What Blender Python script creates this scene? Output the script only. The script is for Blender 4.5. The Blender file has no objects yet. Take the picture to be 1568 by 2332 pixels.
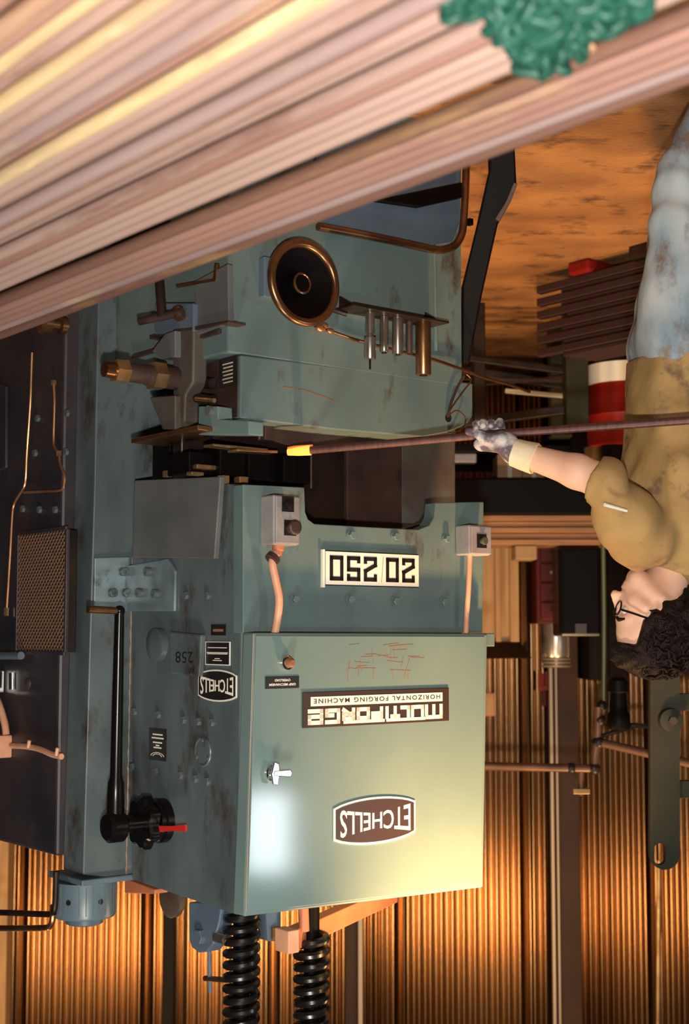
import bpy, bmesh, math, random
import numpy as np
from mathutils import Vector, Matrix, Quaternion

random.seed(7)
scene = bpy.context.scene
COL = scene.collection

# ------------------------------------------------------------------ camera
# The photograph shows the workshop upside down: the camera is rolled half a turn.
FPX = 3240.0
TILT = math.atan(274.0 / FPX)
CAM = Vector((0, 0, 1.62))
cam_data = bpy.data.cameras.new('camera')
cam_data.sensor_fit = 'VERTICAL'
cam_data.sensor_height = 36.0
cam_data.lens = FPX / 2332.0 * 36.0
cam_data.dof.use_dof = True
cam_data.dof.focus_distance = 4.1
cam_data.dof.aperture_fstop = 3.6
cam_data.clip_start = 0.05
camera = bpy.data.objects.new('camera', cam_data)
COL.objects.link(camera)
camera.matrix_world = (Matrix.Translation(CAM) @ Matrix.Rotation(math.pi / 2 - TILT, 4, 'X')
                       @ Matrix.Rotation(math.pi, 4, 'Z'))
scene.camera = camera

# ------------------------------------------------------------------ world and light
world = bpy.data.worlds.new('workshop_air')
scene.world = world
world.use_nodes = True
world.node_tree.nodes['Background'].inputs[0].default_value = (0.75, 0.80, 1.0, 1)
world.node_tree.nodes['Background'].inputs[1].default_value = 0.028

def lamp(name, kind, loc, target, energy, color, size=0.1, **kw):
    d = bpy.data.lights.new(name, kind)
    d.energy = energy
    d.color = color
    if kind == 'AREA':
        d.shape = 'RECTANGLE'
        d.size = size
        d.size_y = kw.get('size_y', size)
    elif kind == 'SPOT':
        d.spot_size = kw.get('spot', 1.2)
        d.spot_blend = kw.get('blend', 0.8)
        d.shadow_soft_size = size
    else:
        d.shadow_soft_size = size
    o = bpy.data.objects.new(name, d)
    COL.objects.link(o)
    o.location = loc
    o.rotation_euler = (Vector(target) - Vector(loc)).to_track_quat('-Z', 'Y').to_euler()
    return o

lamp('camera_flash', 'SPOT', (-0.02, -0.03, 1.86), (0.1, 4.0, 1.25), 560, (1.0, 0.93, 0.83), 0.035, spot=2.3, blend=0.5)
lamp('overhead_lamp', 'AREA', (0.3, 2.3, 4.1), (0.2, 4.2, 1.2), 60, (1.0, 0.90, 0.74), 0.5, size_y=0.5)
lamp('shop_lamp', 'AREA', (-1.4, 5.5, 3.9), (-1.3, 8.4, 0.5), 85, (1.0, 0.64, 0.30), 0.6)
lamp('shop_lamp', 'AREA', (1.5, 5.5, 4.1), (1.5, 8.8, 1.6), 95, (1.0, 0.68, 0.36), 0.6)
lamp('added_glow_light', 'SPOT', (-0.62, 4.02, 3.05), (-0.36, 4.55, 2.12), 430, (1.0, 0.53, 0.21), 0.05, spot=1.5, blend=1.0)  # added spot for the warm glow on the cabinet's upper corner

scene.view_settings.view_transform = 'Standard'
scene.view_settings.look = 'None'
scene.view_settings.gamma = 1.0
scene.view_settings.use_curve_mapping = False
scene.view_settings.exposure = 0.0

# ------------------------------------------------------------------ measuring helpers
ANG = math.radians(38.7)
M0 = Vector((0.277, 4.0, 0.0))
MMAT = Matrix.Translation(M0) @ Matrix.Rotation(-ANG, 4, 'Z')
MINV = MMAT.inverted()
CAML = MINV @ CAM

def ray(x, y):
    u, v = 1568 - x, 2332 - y
    cx, cy = (u - 784) / FPX, (1166 - v) / FPX
    c, s = math.cos(TILT), math.sin(TILT)
    return Vector((cx, c + cy * s, -s + cy * c))

def W(x, y, d):                      # world point at depth d
    r = ray(x, y)
    return CAM + r * (d / r.y)

def G(x, y, z=0.0):                  # world point at height z
    r = ray(x, y)
    return CAM + r * ((z - CAM.z) / r.z)

def lray(x, y):
    return MINV.to_3x3() @ ray(x, y)

def F(x, y, my=0.0):                 # machine frame, plane parallel to the front
    r = lray(x, y)
    return CAML + r * ((my - CAML.y) / r.y)

def S(x, y, mx=0.0):                 # machine frame, plane parallel to the side
    r = lray(x, y)
    return CAML + r * ((mx - CAML.x) / r.x)

def Frect(x0, y0, x1, y1, my):       # mx range and z range of a sign on the front
    xm, ym = (x0 + x1) / 2, (y0 + y1) / 2
    return F(x1, ym, my).x, F(x0, ym, my).x, F(xm, y0, my).z, F(xm, y1, my).z

def Srect(x0, y0, x1, y1, mx):
    xm, ym = (x0 + x1) / 2, (y0 + y1) / 2
    return S(x1, ym, mx).y, S(x0, ym, mx).y, S(xm, y0, mx).z, S(xm, y1, mx).z

# daylight lamp on the left, where the bright patch on the cabinet door mirrors it
_p = F(606, 1895, -0.066)
_n = Vector((0, -1, 0))
_v = (CAML - _p).normalized()
_r = _n * (2 * _v.dot(_n)) - _v
lamp('side_window_light', 'AREA', MMAT @ (_p + _r * 3.8), MMAT @ _p, 17, (0.86, 0.94, 1.0), 0.24, size_y=0.42)

# ------------------------------------------------------------------ materials
def new_mat(name):
    m = bpy.data.materials.new(name)
    m.use_nodes = True
    nt = m.node_tree
    return m, nt, nt.nodes['Principled BSDF']

def mat(name, col, rough=0.5, metal=0.0, col2=None, scale=8.0, stretch=(1, 1, 1), bump=0.0, bscale=40.0,
        spots=None, spot_scale=5.0, spot_amt=0.55, emit=None, estr=0.0, coords='Object', detail=6.0, spec=0.5,
        lo=0.35, hi=0.65, coat=0.0, rotz=0.0):
    m, nt, p = new_mat(name)
    N, L = nt.nodes, nt.links
    p.inputs['Base Color'].default_value = (*col, 1)
    p.inputs['Roughness'].default_value = rough
    p.inputs['Metallic'].default_value = metal
    p.inputs['Specular IOR Level'].default_value = spec
    if coat:
        p.inputs['Coat Weight'].default_value = coat
        p.inputs['Coat Roughness'].default_value = 0.11
    tc = N.new('ShaderNodeTexCoord')
    mp = N.new('ShaderNodeMapping')
    mp.inputs['Scale'].default_value = stretch
    if rotz:
        mp.vector_type = 'TEXTURE'
        mp.inputs['Rotation'].default_value = (0, 0, rotz)
        mp.inputs['Scale'].default_value = tuple(1 / q for q in stretch)
    if coords == 'pos':
        tc = N.new('ShaderNodeNewGeometry')
        L.new(tc.outputs['Position'], mp.inputs['Vector'])
    else:
        L.new(tc.outputs[coords], mp.inputs['Vector'])
    out = None
    if col2:
        n = N.new('ShaderNodeTexNoise')
        n.inputs['Scale'].default_value = scale
        n.inputs['Detail'].default_value = detail
        L.new(mp.outputs[0], n.inputs['Vector'])
        r = N.new('ShaderNodeValToRGB')
        r.color_ramp.elements[0].position = lo
        r.color_ramp.elements[1].position = hi
        r.color_ramp.elements[0].color = (*col, 1)
        r.color_ramp.elements[1].color = (*col2, 1)
        L.new(n.outputs['Fac'], r.inputs[0])
        out = r.outputs[0]
    if spots:
        n = N.new('ShaderNodeTexNoise')
        n.inputs['Scale'].default_value = spot_scale
        n.inputs['Detail'].default_value = 9
        n.inputs['Roughness'].default_value = 0.7
        L.new(mp.outputs[0], n.inputs['Vector'])
        r = N.new('ShaderNodeValToRGB')
        r.color_ramp.elements[0].position = spot_amt
        r.color_ramp.elements[1].position = min(1.0, spot_amt + 0.12)
        L.new(n.outputs['Fac'], r.inputs[0])
        mx = N.new('ShaderNodeMix')
        mx.data_type = 'RGBA'
        L.new(r.outputs[0], mx.inputs[0])
        if out:
            L.new(out, mx.inputs[6])
        else:
            mx.inputs[6].default_value = (*col, 1)
        mx.inputs[7].default_value = (*spots, 1)
        out = mx.outputs[2]
    if out:
        L.new(out, p.inputs['Base Color'])
    if bump:
        n = N.new('ShaderNodeTexNoise')
        n.inputs['Scale'].default_value = bscale
        n.inputs['Detail'].default_value = 4
        L.new(mp.outputs[0], n.inputs['Vector'])
        b = N.new('ShaderNodeBump')
        b.inputs['Strength'].default_value = bump
        b.inputs['Distance'].default_value = 0.01
        L.new(n.outputs['Fac'], b.inputs['Height'])
        L.new(b.outputs[0], p.inputs['Normal'])
    if emit:
        p.inputs['Emission Color'].default_value = (*emit, 1)
        p.inputs['Emission Strength'].default_value = estr
    return m

K = {}
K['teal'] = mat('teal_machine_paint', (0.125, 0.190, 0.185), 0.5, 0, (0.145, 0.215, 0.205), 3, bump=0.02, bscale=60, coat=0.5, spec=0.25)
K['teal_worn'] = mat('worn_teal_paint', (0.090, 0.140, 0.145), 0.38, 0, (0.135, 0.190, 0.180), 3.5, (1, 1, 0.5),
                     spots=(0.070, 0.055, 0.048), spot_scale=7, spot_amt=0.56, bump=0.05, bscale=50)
K['teal_side'] = mat('shaded_grimy_teal_paint', (0.058, 0.080, 0.088), 0.36, 0, (0.100, 0.128, 0.132), 5, (1, 1, 0.45),
                     spots=(0.045, 0.030, 0.028), spot_scale=6, spot_amt=0.53, bump=0.05, bscale=50)  # base darkened for the less lit side; spots are grime
K['pad'] = mat('rubbed_metal_highlight', (0.20, 0.27, 0.30), 0.3, 0.2, (0.11, 0.155, 0.17), 7, spots=(0.06, 0.05, 0.05), spot_scale=8, spot_amt=0.6)  # rubbed metal with its bright highlight put into the pale colour
K['cover'] = mat('grey_guard_steel', (0.10, 0.105, 0.105), 0.5, 0.1, (0.13, 0.135, 0.13), 6, spots=(0.07, 0.05, 0.045), spot_scale=6, spot_amt=0.62)
K['housing'] = mat('dark_oily_housing', (0.045, 0.034, 0.036), 0.45, 0.1, (0.022, 0.020, 0.028), 4, spots=(0.075, 0.045, 0.036), spot_scale=3, spot_amt=0.57)
K['grease'] = mat('black_greasy_steel', (0.010, 0.007, 0.006), 0.42, 0.2, (0.028, 0.016, 0.011), 9, spec=0.25)
K['rustdark'] = mat('dark_rusty_steel', (0.040, 0.021, 0.018), 0.55, 0.3, (0.075, 0.040, 0.03), 7, spots=(0.02, 0.014, 0.014), spot_scale=6)
K['rustplate'] = mat('rusty_grey_plate', (0.10, 0.095, 0.08), 0.55, 0.2, (0.075, 0.05, 0.04), 6, spots=(0.06, 0.03, 0.02), spot_scale=5, spot_amt=0.55)
K['black'] = mat('black_enamel', (0.004, 0.003, 0.003), 0.25, 0, spec=0.3)
K['blackmatt'] = mat('black_matt_steel', (0.003, 0.0022, 0.0022), 0.5, 0, spec=0.08)
K['rubber'] = mat('black_spring_steel', (0.006, 0.005, 0.005), 0.28, 0.0)
K['steel'] = mat('oiled_steel', (0.42, 0.38, 0.34), 0.28, 0.9, (0.26, 0.20, 0.17), 8)
K['chrome'] = mat('chrome', (0.75, 0.74, 0.72), 0.12, 1.0)
K['alu'] = mat('grey_cast_aluminium', (0.36, 0.33, 0.32), 0.42, 0.25, (0.28, 0.25, 0.25), 14, bump=0.05)
K['bronze'] = mat('browned_bronze', (0.34, 0.17, 0.08), 0.3, 0.9, (0.16, 0.075, 0.035), 9)
K['brass'] = mat('brass', (0.62, 0.42, 0.20), 0.28, 0.85, (0.36, 0.20, 0.09), 12)
K['copper'] = mat('copper_tube', (0.62, 0.31, 0.15), 0.32, 0.75, (0.40, 0.17, 0.08), 10)
K['conduit'] = mat('peach_conduit', (0.68, 0.36, 0.22), 0.5, 0, (0.58, 0.27, 0.16), 14)
K['orange'] = mat('red_oxide_paint', (0.50, 0.17, 0.085), 0.5, 0, (0.42, 0.13, 0.065), 8)
K['red'] = mat('red_plastic', (0.55, 0.02, 0.02), 0.35)
K['darkred'] = mat('dark_red_paint', (0.085, 0.007, 0.005), 0.5, 0, (0.05, 0.006, 0.004), 6, spec=0.2)
K['drumred'] = mat('red_drum_paint', (0.22, 0.008, 0.004), 0.5, 0, (0.15, 0.007, 0.004), 5, spec=0.25)
K['white'] = mat('white_sign_enamel', (0.80, 0.76, 0.66), 0.4)
K['offwhite'] = mat('off_white_paint', (0.62, 0.55, 0.44), 0.6, 0, (0.46, 0.38, 0.28), 9)
K['signblack'] = mat('black_sign_enamel', (0.012, 0.010, 0.010), 0.35)
K['signbrown'] = mat('dark_brown_sign_enamel', (0.035, 0.016, 0.010), 0.4)
K['rustmark'] = mat('rust_scribble', (0.26, 0.10, 0.05), 0.8)
K['bluepaint'] = mat('blue_grey_paint', (0.075, 0.105, 0.150), 0.38, 0, (0.10, 0.14, 0.18), 6)
K['collar'] = mat('slate_blue_paint', (0.10, 0.145, 0.175), 0.36, 0, (0.085, 0.12, 0.15), 7)
K['wall'] = mat('brown_corrugated_sheet', (0.36, 0.215, 0.110), 0.22, 0.97, (0.22, 0.120, 0.055), 0.9, (1, 1, 0.5), detail=1.0, coords='pos')
K['post'] = mat('brown_painted_steel', (0.040, 0.016, 0.007), 0.55, 0.1, (0.026, 0.010, 0.005), 3, spec=0.2)
K['darkpost'] = mat('black_brown_steel', (0.007, 0.004, 0.003), 0.6, spec=0.1)
K['palestrip'] = mat('galvanised_strip', (0.30, 0.23, 0.18), 0.5, 0.5)
K['floor'] = mat('rust_brown_concrete', (0.37, 0.170, 0.054), 0.7, 0, (0.22, 0.095, 0.034), 2.6, (1, 1.5, 1),
                 spots=(0.10, 0.045, 0.022), spot_scale=5.0, spot_amt=0.53, bump=0.5, bscale=45, detail=12)
K['timber'] = mat('orange_lit_timber', (0.33, 0.15, 0.06), 0.6, 0, (0.23, 0.10, 0.04), 3, (1, 12, 12))
K['tan'] = mat('tan_wood', (0.42, 0.23, 0.09), 0.6, 0, (0.33, 0.17, 0.065), 4, (8, 8, 1))
K['card'] = mat('brown_cardboard', (0.36, 0.22, 0.11), 0.8, 0, (0.28, 0.16, 0.08), 6)
K['green'] = mat('dark_green_paint', (0.020, 0.021, 0.011), 0.55, 0, (0.030, 0.029, 0.016), 5, spec=0.2)
K['pipegreen'] = mat('green_pipe', (0.075, 0.085, 0.045), 0.4, 0.2)
K['pipebrown'] = mat('brown_iron_pipe', (0.16, 0.065, 0.030), 0.5, 0.3, (0.09, 0.035, 0.02), 9)
K['purplebar'] = mat('purple_brown_bar_stock', (0.060, 0.028, 0.030), 0.5, 0.3, (0.035, 0.018, 0.020), 5, (1, 0.1, 1))
K['silver'] = mat('tin_silver', (0.55, 0.45, 0.36), 0.3, 0.85)
K['skin'] = mat('skin', (0.70, 0.39, 0.265), 0.5, 0, (0.76, 0.45, 0.32), 14, bump=0.03, bscale=120)
K['lip'] = mat('lip_skin', (0.50, 0.21, 0.17), 0.45)
K['hair'] = mat('dark_brown_hair', (0.006, 0.0035, 0.0035), 0.45, 0, (0.014, 0.0065, 0.005), 30, bump=0.5, bscale=160, spec=0.12)
K['shirt'] = mat('stained_khaki_shirt', (0.40, 0.245, 0.085), 0.85, 0, (0.32, 0.190, 0.070), 7,
                 spots=(0.16, 0.095, 0.05), spot_scale=8, spot_amt=0.545, bump=0.35, bscale=25)
K['jeans'] = mat('faded_blue_jeans', (0.46, 0.47, 0.46), 0.85, 0, (0.20, 0.29, 0.36), 7, (1, 1, 0.6),
                 spots=(0.19, 0.125, 0.085), spot_scale=6.5, spot_amt=0.52, bump=0.35, bscale=22)
K['glove'] = mat('dirty_grey_work_glove', (0.50, 0.46, 0.46), 0.8, 0, (0.11, 0.08, 0.10), 26, bump=0.4, bscale=120, lo=0.42, hi=0.58)
K['cuff'] = mat('cream_glove_cuff', (0.80, 0.66, 0.45), 0.85, 0, (0.72, 0.58, 0.38), 20, bump=0.15, bscale=90)
K['boot'] = mat('brown_boot_leather', (0.06, 0.03, 0.018), 0.6)
K['eye'] = mat('eye_white', (0.6, 0.5, 0.45), 0.2)
K['hot'] = mat('glowing_hot_steel', (0.5, 0.12, 0.02), 0.6, 0, emit=(1.0, 0.30, 0.045), estr=2.6)
K['hot2'] = mat('red_hot_steel', (0.4, 0.07, 0.01), 0.6, 0, emit=(1.0, 0.10, 0.012), estr=1.3)
K['workbar'] = mat('dark_red_brown_bar', (0.085, 0.038, 0.034), 0.45, 0.4, (0.13, 0.055, 0.045), 7, (14, 1, 1))
K['mesh'] = mat('browned_wire_mesh', (0.24, 0.14, 0.09), 0.4, 0.6)
K['chain'] = mat('green_painted_chain', (0.006, 0.045, 0.032), 0.5, 0, (0.012, 0.070, 0.048), 30, spec=0.3)
K['peach'] = mat('peach_rag', (0.55, 0.33, 0.19), 0.9, 0, (0.45, 0.24, 0.13), 20)
BARM = []
for i, (c1, c2, sp) in enumerate([((0.25, 0.135, 0.110), (0.33, 0.185, 0.150), (0.45, 0.30, 0.17)),
                                  ((0.33, 0.22, 0.19), (0.42, 0.285, 0.24), (0.22, 0.125, 0.10)),
                                  ((0.26, 0.180, 0.175), (0.36, 0.255, 0.240), (0.46, 0.32, 0.21)),
                                  ((0.14, 0.068, 0.052), (0.19, 0.098, 0.072), (0.30, 0.18, 0.08)),
                                  ((0.27, 0.165, 0.130), (0.62, 0.47, 0.25), (0.82, 0.70, 0.40))]):
    BARM.append(mat('steel_bar_stock', c1, 0.42, 0.15, c2, 9, (1, 0.10, 1), spots=sp, spot_scale=11, spot_amt=0.565, coords='pos', rotz=-ANG))

# ------------------------------------------------------------------ mesh helpers
class B:
    def __init__(s):
        s.bm = bmesh.new()

    def face(s, pts):
        return s.bm.faces.new([s.bm.verts.new(p) for p in pts])

    def hexa(s, b, t):               # two quads, bottom and top in the same order
        vb = [s.bm.verts.new(p) for p in b]
        vt = [s.bm.verts.new(p) for p in t]
        n = len(vb)
        s.bm.faces.new(vb[::-1])
        s.bm.faces.new(vt)
        for i in range(n):
            j = (i + 1) % n
            s.bm.faces.new((vb[i], vb[j], vt[j], vt[i]))
        return s

    def box(s, lo, hi):
        (a, b, c), (d, e, f) = lo, hi
        return s.hexa([(a, b, c), (d, b, c), (d, e, c), (a, e, c)], [(a, b, f), (d, b, f), (d, e, f), (a, e, f)])

    def prism(s, poly, off):
        off = Vector(off)
        return s.hexa([Vector(p) for p in poly], [Vector(p) + off for p in poly])

    def cyl(s, p0, p1, r0, r1=None, n=20, caps=True, phase=0.0):
        p0, p1 = Vector(p0), Vector(p1)
        r1 = r0 if r1 is None else r1
        q = (p1 - p0).to_track_quat('Z', 'Y')
        a, b = [], []
        for i in range(n):
            t = 2 * math.pi * i / n + phase
            d = q @ Vector((math.cos(t), math.sin(t), 0))
            a.append(s.bm.verts.new(p0 + d * r0))
            b.append(s.bm.verts.new(p1 + d * r1))
        for i in range(n):
            j = (i + 1) % n
            s.bm.faces.new((a[i], a[j], b[j], b[i]))
        if caps:
            s.bm.faces.new(a[::-1])
            s.bm.faces.new(b)
        return s

    def tube(s, pts, r, n=10, closed=False, radii=None):
        pts = [Vector(p) for p in pts]
        m = len(pts)
        rings = []
        up = None
        for i, p in enumerate(pts):
            if closed:
                d = pts[(i + 1) % m] - pts[i - 1]
            else:
                d = pts[min(i + 1, m - 1)] - pts[max(i - 1, 0)]
            d.normalize()
            if up is None:
                up = d.orthogonal().normalized()
            up = (up - d * up.dot(d))
            if up.length < 1e-6:
                up = d.orthogonal()
            up.normalize()
            sd = d.cross(up)
            rr = radii[i] if radii else r
            rings.append([s.bm.verts.new(p + (up * math.cos(2 * math.pi * k / n) + sd * math.sin(2 * math.pi * k / n)) * rr) for k in range(n)])
        for i in range(m if closed else m - 1):
            A, Bq = rings[i], rings[(i + 1) % m]
            for k in range(n):
                l = (k + 1) % n
                s.bm.faces.new((A[k], A[l], Bq[l], Bq[k]))
        if not closed:
            s.bm.faces.new(rings[0][::-1])
            s.bm.faces.new(rings[-1])
        return s

    def lathe(s, c, axis, prof, n=28, cap=True):
        c = Vector(c)
        q = Vector(axis).to_track_quat('Z', 'Y')
        rings = []
        for r, h in prof:
            rings.append([s.bm.verts.new(c + q @ Vector((r * math.cos(2 * math.pi * k / n), r * math.sin(2 * math.pi * k / n), h))) for k in range(n)])
        for A, D in zip(rings, rings[1:]):
            for k in range(n):
                l = (k + 1) % n
                s.bm.faces.new((A[k], A[l], D[l], D[k]))
        if cap:
            s.bm.faces.new(rings[0][::-1])
            s.bm.faces.new(rings[-1])
        return s

    def torus(s, c, axis, R, r, n=28, m=10, sy=1.0):
        q = Vector(axis).to_track_quat('Z', 'Y')
        pts = [Vector(c) + q @ Vector((R * math.cos(2 * math.pi * k / n), R * sy * math.sin(2 * math.pi * k / n), 0)) for k in range(n)]
        return s.tube(pts, r, m, closed=True)

    def ball(s, c, rad, n=14, m=8):
        c = Vector(c)
        rx, ry, rz = rad if hasattr(rad, '__len__') else (rad,) * 3
        prof = []
        rings = []
        for j in range(1, m):
            t = math.pi * j / m
            rings.append([s.bm.verts.new(c + Vector((rx * math.sin(t) * math.cos(2 * math.pi * k / n), ry * math.sin(t) * math.sin(2 * math.pi * k / n), rz * math.cos(t)))) for k in range(n)])
        a = s.bm.verts.new(c + Vector((0, 0, rz)))
        b = s.bm.verts.new(c - Vector((0, 0, rz)))
        for k in range(n):
            l = (k + 1) % n
            s.bm.faces.new((a, rings[0][k], rings[0][l]))
            s.bm.faces.new((b, rings[-1][l], rings[-1][k]))
            for A, D in zip(rings, rings[1:]):
                s.bm.faces.new((A[k], D[k], D[l], A[l]))
        return s

    def mesh(s, name, m, bevel=0.0, seg=2, angle=35):
        bm = s.bm
        bmesh.ops.recalc_face_normals(bm, faces=bm.faces[:])
        if bevel:
            ed = [e for e in bm.edges if len(e.link_faces) == 2 and e.calc_face_angle(0) > math.radians(28)]
            bmesh.ops.bevel(bm, geom=ed, offset=bevel, segments=seg, affect='EDGES', profile=0.5, clamp_overlap=True)
        me = bpy.data.meshes.new(name)
        bm.to_mesh(me)
        bm.free()
        me.shade_smooth()
        me.set_sharp_from_angle(angle=math.radians(18 if bevel else angle))
        me.materials.append(K[m] if isinstance(m, str) else m)
        return me

    def done(s, name, m, parent=None, bevel=0.0, seg=2, label=None, angle=35):
        o = bpy.data.objects.new(name, s.mesh(name, m, bevel, seg, angle))
        COL.objects.link(o)
        o.parent = parent
        if label:
            o['label'] = label
        return o

def empty(name, loc=(0, 0, 0), rz=0.0):
    o = bpy.data.objects.new(name, None)
    COL.objects.link(o)
    o.location = loc
    o.rotation_euler = (0, 0, rz)
    o.empty_display_size = 0.1
    return o

def tag(o, label, cat, group=None, kind=None):
    if label:
        o['label'] = label
    if cat:
        o['category'] = cat
    if group:
        o['group'] = group
    if kind:
        o['kind'] = kind
    return o

def share(name, me, parent, loc, rot=None, scale=None):
    o = bpy.data.objects.new(name, me)
    COL.objects.link(o)
    o.parent = parent
    o.location = loc
    if rot is not None:
        o.rotation_mode = 'QUATERNION'
        o.rotation_quaternion = rot
    if scale:
        o.scale = scale
    return o

def smooth_path(pts, n=6):
    pts = [Vector(p) for p in pts]
    out = []
    for i in range(len(pts) - 1):
        p0, p1, p2, p3 = pts[max(i - 1, 0)], pts[i], pts[i + 1], pts[min(i + 2, len(pts) - 1)]
        for k in range(n):
            t = k / n
            out.append(0.5 * ((2 * p1) + (p2 - p0) * t + (2 * p0 - 5 * p1 + 4 * p2 - p3) * t * t + (3 * p1 - p0 - 3 * p2 + p3) * t ** 3))
    out.append(pts[-1])
    return out

EX, EY, EZ = Vector((1, 0, 0)), Vector((0, 1, 0)), Vector((0, 0, 1))

def text_mesh(txt, bold=0.0, align='CENTER', spacing=1.0):
    cu = bpy.data.curves.new('lettering', 'FONT')
    cu.body = txt
    cu.align_x = align
    cu.offset = bold
    cu.extrude = 0.02
    cu.space_character = spacing
    cu.resolution_u = 3
    o = bpy.data.objects.new('lettering', cu)
    COL.objects.link(o)
    dg = bpy.context.evaluated_depsgraph_get()
    me = bpy.data.meshes.new_from_object(o.evaluated_get(dg))
    bpy.data.objects.remove(o)
    return me

def put_text(txt, org, ex, ez, n, w, h, m, parent, bold=0.0, warp=None, thick=0.0008, align='CENTER', name='lettering', spacing=1.0):
    """lettering centred on org, fitted to w x h on the plane (ex, ez), standing thick proud along n"""
    me = text_mesh(txt, bold, align, spacing)
    co = np.array([v.co[:] for v in me.vertices])
    lo, hi = co.min(0), co.max(0)
    c = (lo + hi) / 2
    q = (co - c) / np.maximum(hi - lo, 1e-6)
    for v, (a, b, d) in zip(me.vertices, q):
        if warp:
            a, b = warp(a, b)
        v.co = Vector(org) + Vector(ex) * (a * w) + Vector(ez) * (b * h) + Vector(n) * (thick * (d + 0.5))
    me.name = name
    me.materials.clear()
    me.materials.append(K[m])
    me.update()
    o = bpy.data.objects.new(name, me)
    COL.objects.link(o)
    o.parent = parent
    return o

def surface_nets(f, lo, hi, h):
    lo, hi = np.array(lo, float), np.array(hi, float)
    n = np.ceil((hi - lo) / h).astype(int) + 1
    ax = [lo[i] + h * np.arange(n[i]) for i in range(3)]
    P = np.stack(np.meshgrid(*ax, indexing='ij'), -1)
    V = f(P.reshape(-1, 3)).reshape(n)
    s = V < 0
    acc = np.zeros(tuple(n - 1) + (3,))
    cnt = np.zeros(tuple(n - 1))
    def sl(o):
        return tuple(slice(o[i], n[i] - 1 + o[i]) for i in range(3))
    for axis in range(3):
        oth = [a for a in range(3) if a != axis]
        for i in (0, 1):
            for j in (0, 1):
                o0 = [0, 0, 0]
                o0[oth[0]], o0[oth[1]] = i, j
                o1 = list(o0)
                o1[axis] = 1
                a, b = V[sl(o0)], V[sl(o1)]
                cr = s[sl(o0)] != s[sl(o1)]
                t = np.where(cr, a / np.where(cr, a - b, 1), 0)
                p = np.zeros(acc.shape)
                for d in range(3):
                    p[..., d] = o0[d]
                p[..., axis] += t
                acc += p * cr[..., None]
                cnt += cr
    mask = cnt > 0
    idx = -np.ones(mask.shape, int)
    idx[mask] = np.arange(mask.sum())
    cells = np.argwhere(mask)
    verts = lo + h * (cells + acc[mask] / cnt[mask][:, None])
    faces = []
    for axis in range(3):
        a, b = [(1, 2), (2, 0), (0, 1)][axis]
        o1 = [slice(None)] * 3
        o2 = [slice(None)] * 3
        o1[axis] = slice(0, n[axis] - 1)
        o2[axis] = slice(1, n[axis])
        cr = s[tuple(o1)] != s[tuple(o2)]
        for e in np.argwhere(cr):
            if e[a] == 0 or e[b] == 0 or e[a] >= n[a] - 1 or e[b] >= n[b] - 1:
                continue
            q = []
            for da, db in ((-1, -1), (0, -1), (0, 0), (-1, 0)):
                c = list(e)
                c[a] += da
                c[b] += db
                q.append(int(idx[tuple(c)]))
            if s[tuple(e)]:
                faces.append(q)
            else:
                faces.append(q[::-1])
    return verts, faces

def sdf_object(name, f, lo, hi, h, m, parent, org, smooth=1):
    v, fc = surface_nets(f, lo, hi, h)
    me = bpy.data.meshes.new(name)
    me.from_pydata([tuple(p - np.array(org)) for p in v], [], fc)
    me.update()
    bm = bmesh.new()
    bm.from_mesh(me)
    bmesh.ops.recalc_face_normals(bm, faces=bm.faces[:])
    for _ in range(smooth):
        bmesh.ops.smooth_vert(bm, verts=bm.verts[:], factor=0.5, use_axis_x=True, use_axis_y=True, use_axis_z=True)
    bm.to_mesh(me)
    bm.free()
    me.shade_smooth()
    me.materials.append(K[m])
    o = bpy.data.objects.new(name, me)
    COL.objects.link(o)
    o.parent = parent
    return o

def s_ell(P, c, r, R=None):
    q = P - np.array(c)
    if R is not None:
        q = q @ R
    q = q / np.array(r)
    k = np.linalg.norm(q, axis=1)
    return (k - 1) * min(r)

def s_cap(P, a, b, r0, r1=None):
    a, b = np.array(a), np.array(b)
    r1 = r0 if r1 is None else r1
    d = b - a
    t = np.clip(((P - a) @ d) / (d @ d), 0, 1)
    return np.linalg.norm(P - a - t[:, None] * d, axis=1) - (r0 + (r1 - r0) * t)

def smin(a, b, k):
    h = np.clip(0.5 + 0.5 * (b - a) / k, 0, 1)
    return b * (1 - h) + a * h - k * h * (1 - h)

def smax(a, b, k):
    return -smin(-a, -b, k)

def wob(P, s, amp, seed=0):
    r = np.random.RandomState(seed)
    o = np.zeros(len(P))
    for i in range(6):
        d = r.normal(size=3)
        d /= np.linalg.norm(d)
        o += np.sin(P @ d * s * (0.7 + 0.6 * r.rand()) + r.rand() * 6.28)
    return o * amp / 3
# ------------------------------------------------------------------ the setting
def structure(o, label=None):
    o['kind'] = 'structure'
    if label:
        o['label'] = label
    return o

structure(B().box((-5, -1.6, -0.08), (5, 9.2, 0)).done('floor', 'floor'), 'orange brown stained concrete workshop floor')

WALLY = 8.85
wall = structure(B().box((-5, WALLY + 0.04, 0), (5, WALLY + 0.12, 4.6)).done('wall_back', 'darkpost'), 'brown corrugated metal sheet wall behind the machine')
PITCH = 0.068
b = B()
nr = 12
cols = []
for i in range(nr * 12 + 1):
    x = i * PITCH / 12
    y = -0.0145 * math.cos(2 * math.pi * i / 12)
    cols.append([b.bm.verts.new((x, y, z)) for z in (0.0, 4.6)])
for A, D in zip(cols, cols[1:]):
    b.bm.faces.new((A[0], D[0], D[1], A[1]))
sheet = b.mesh('corrugated_sheet', 'wall', angle=80)
sw = nr * PITCH
for i in range(13):
    share('corrugated_sheet', sheet, wall, (-5 + 0.01 + i * (sw - 0.045), WALLY + 0.016 - (i % 2) * 0.004, 0))

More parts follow.
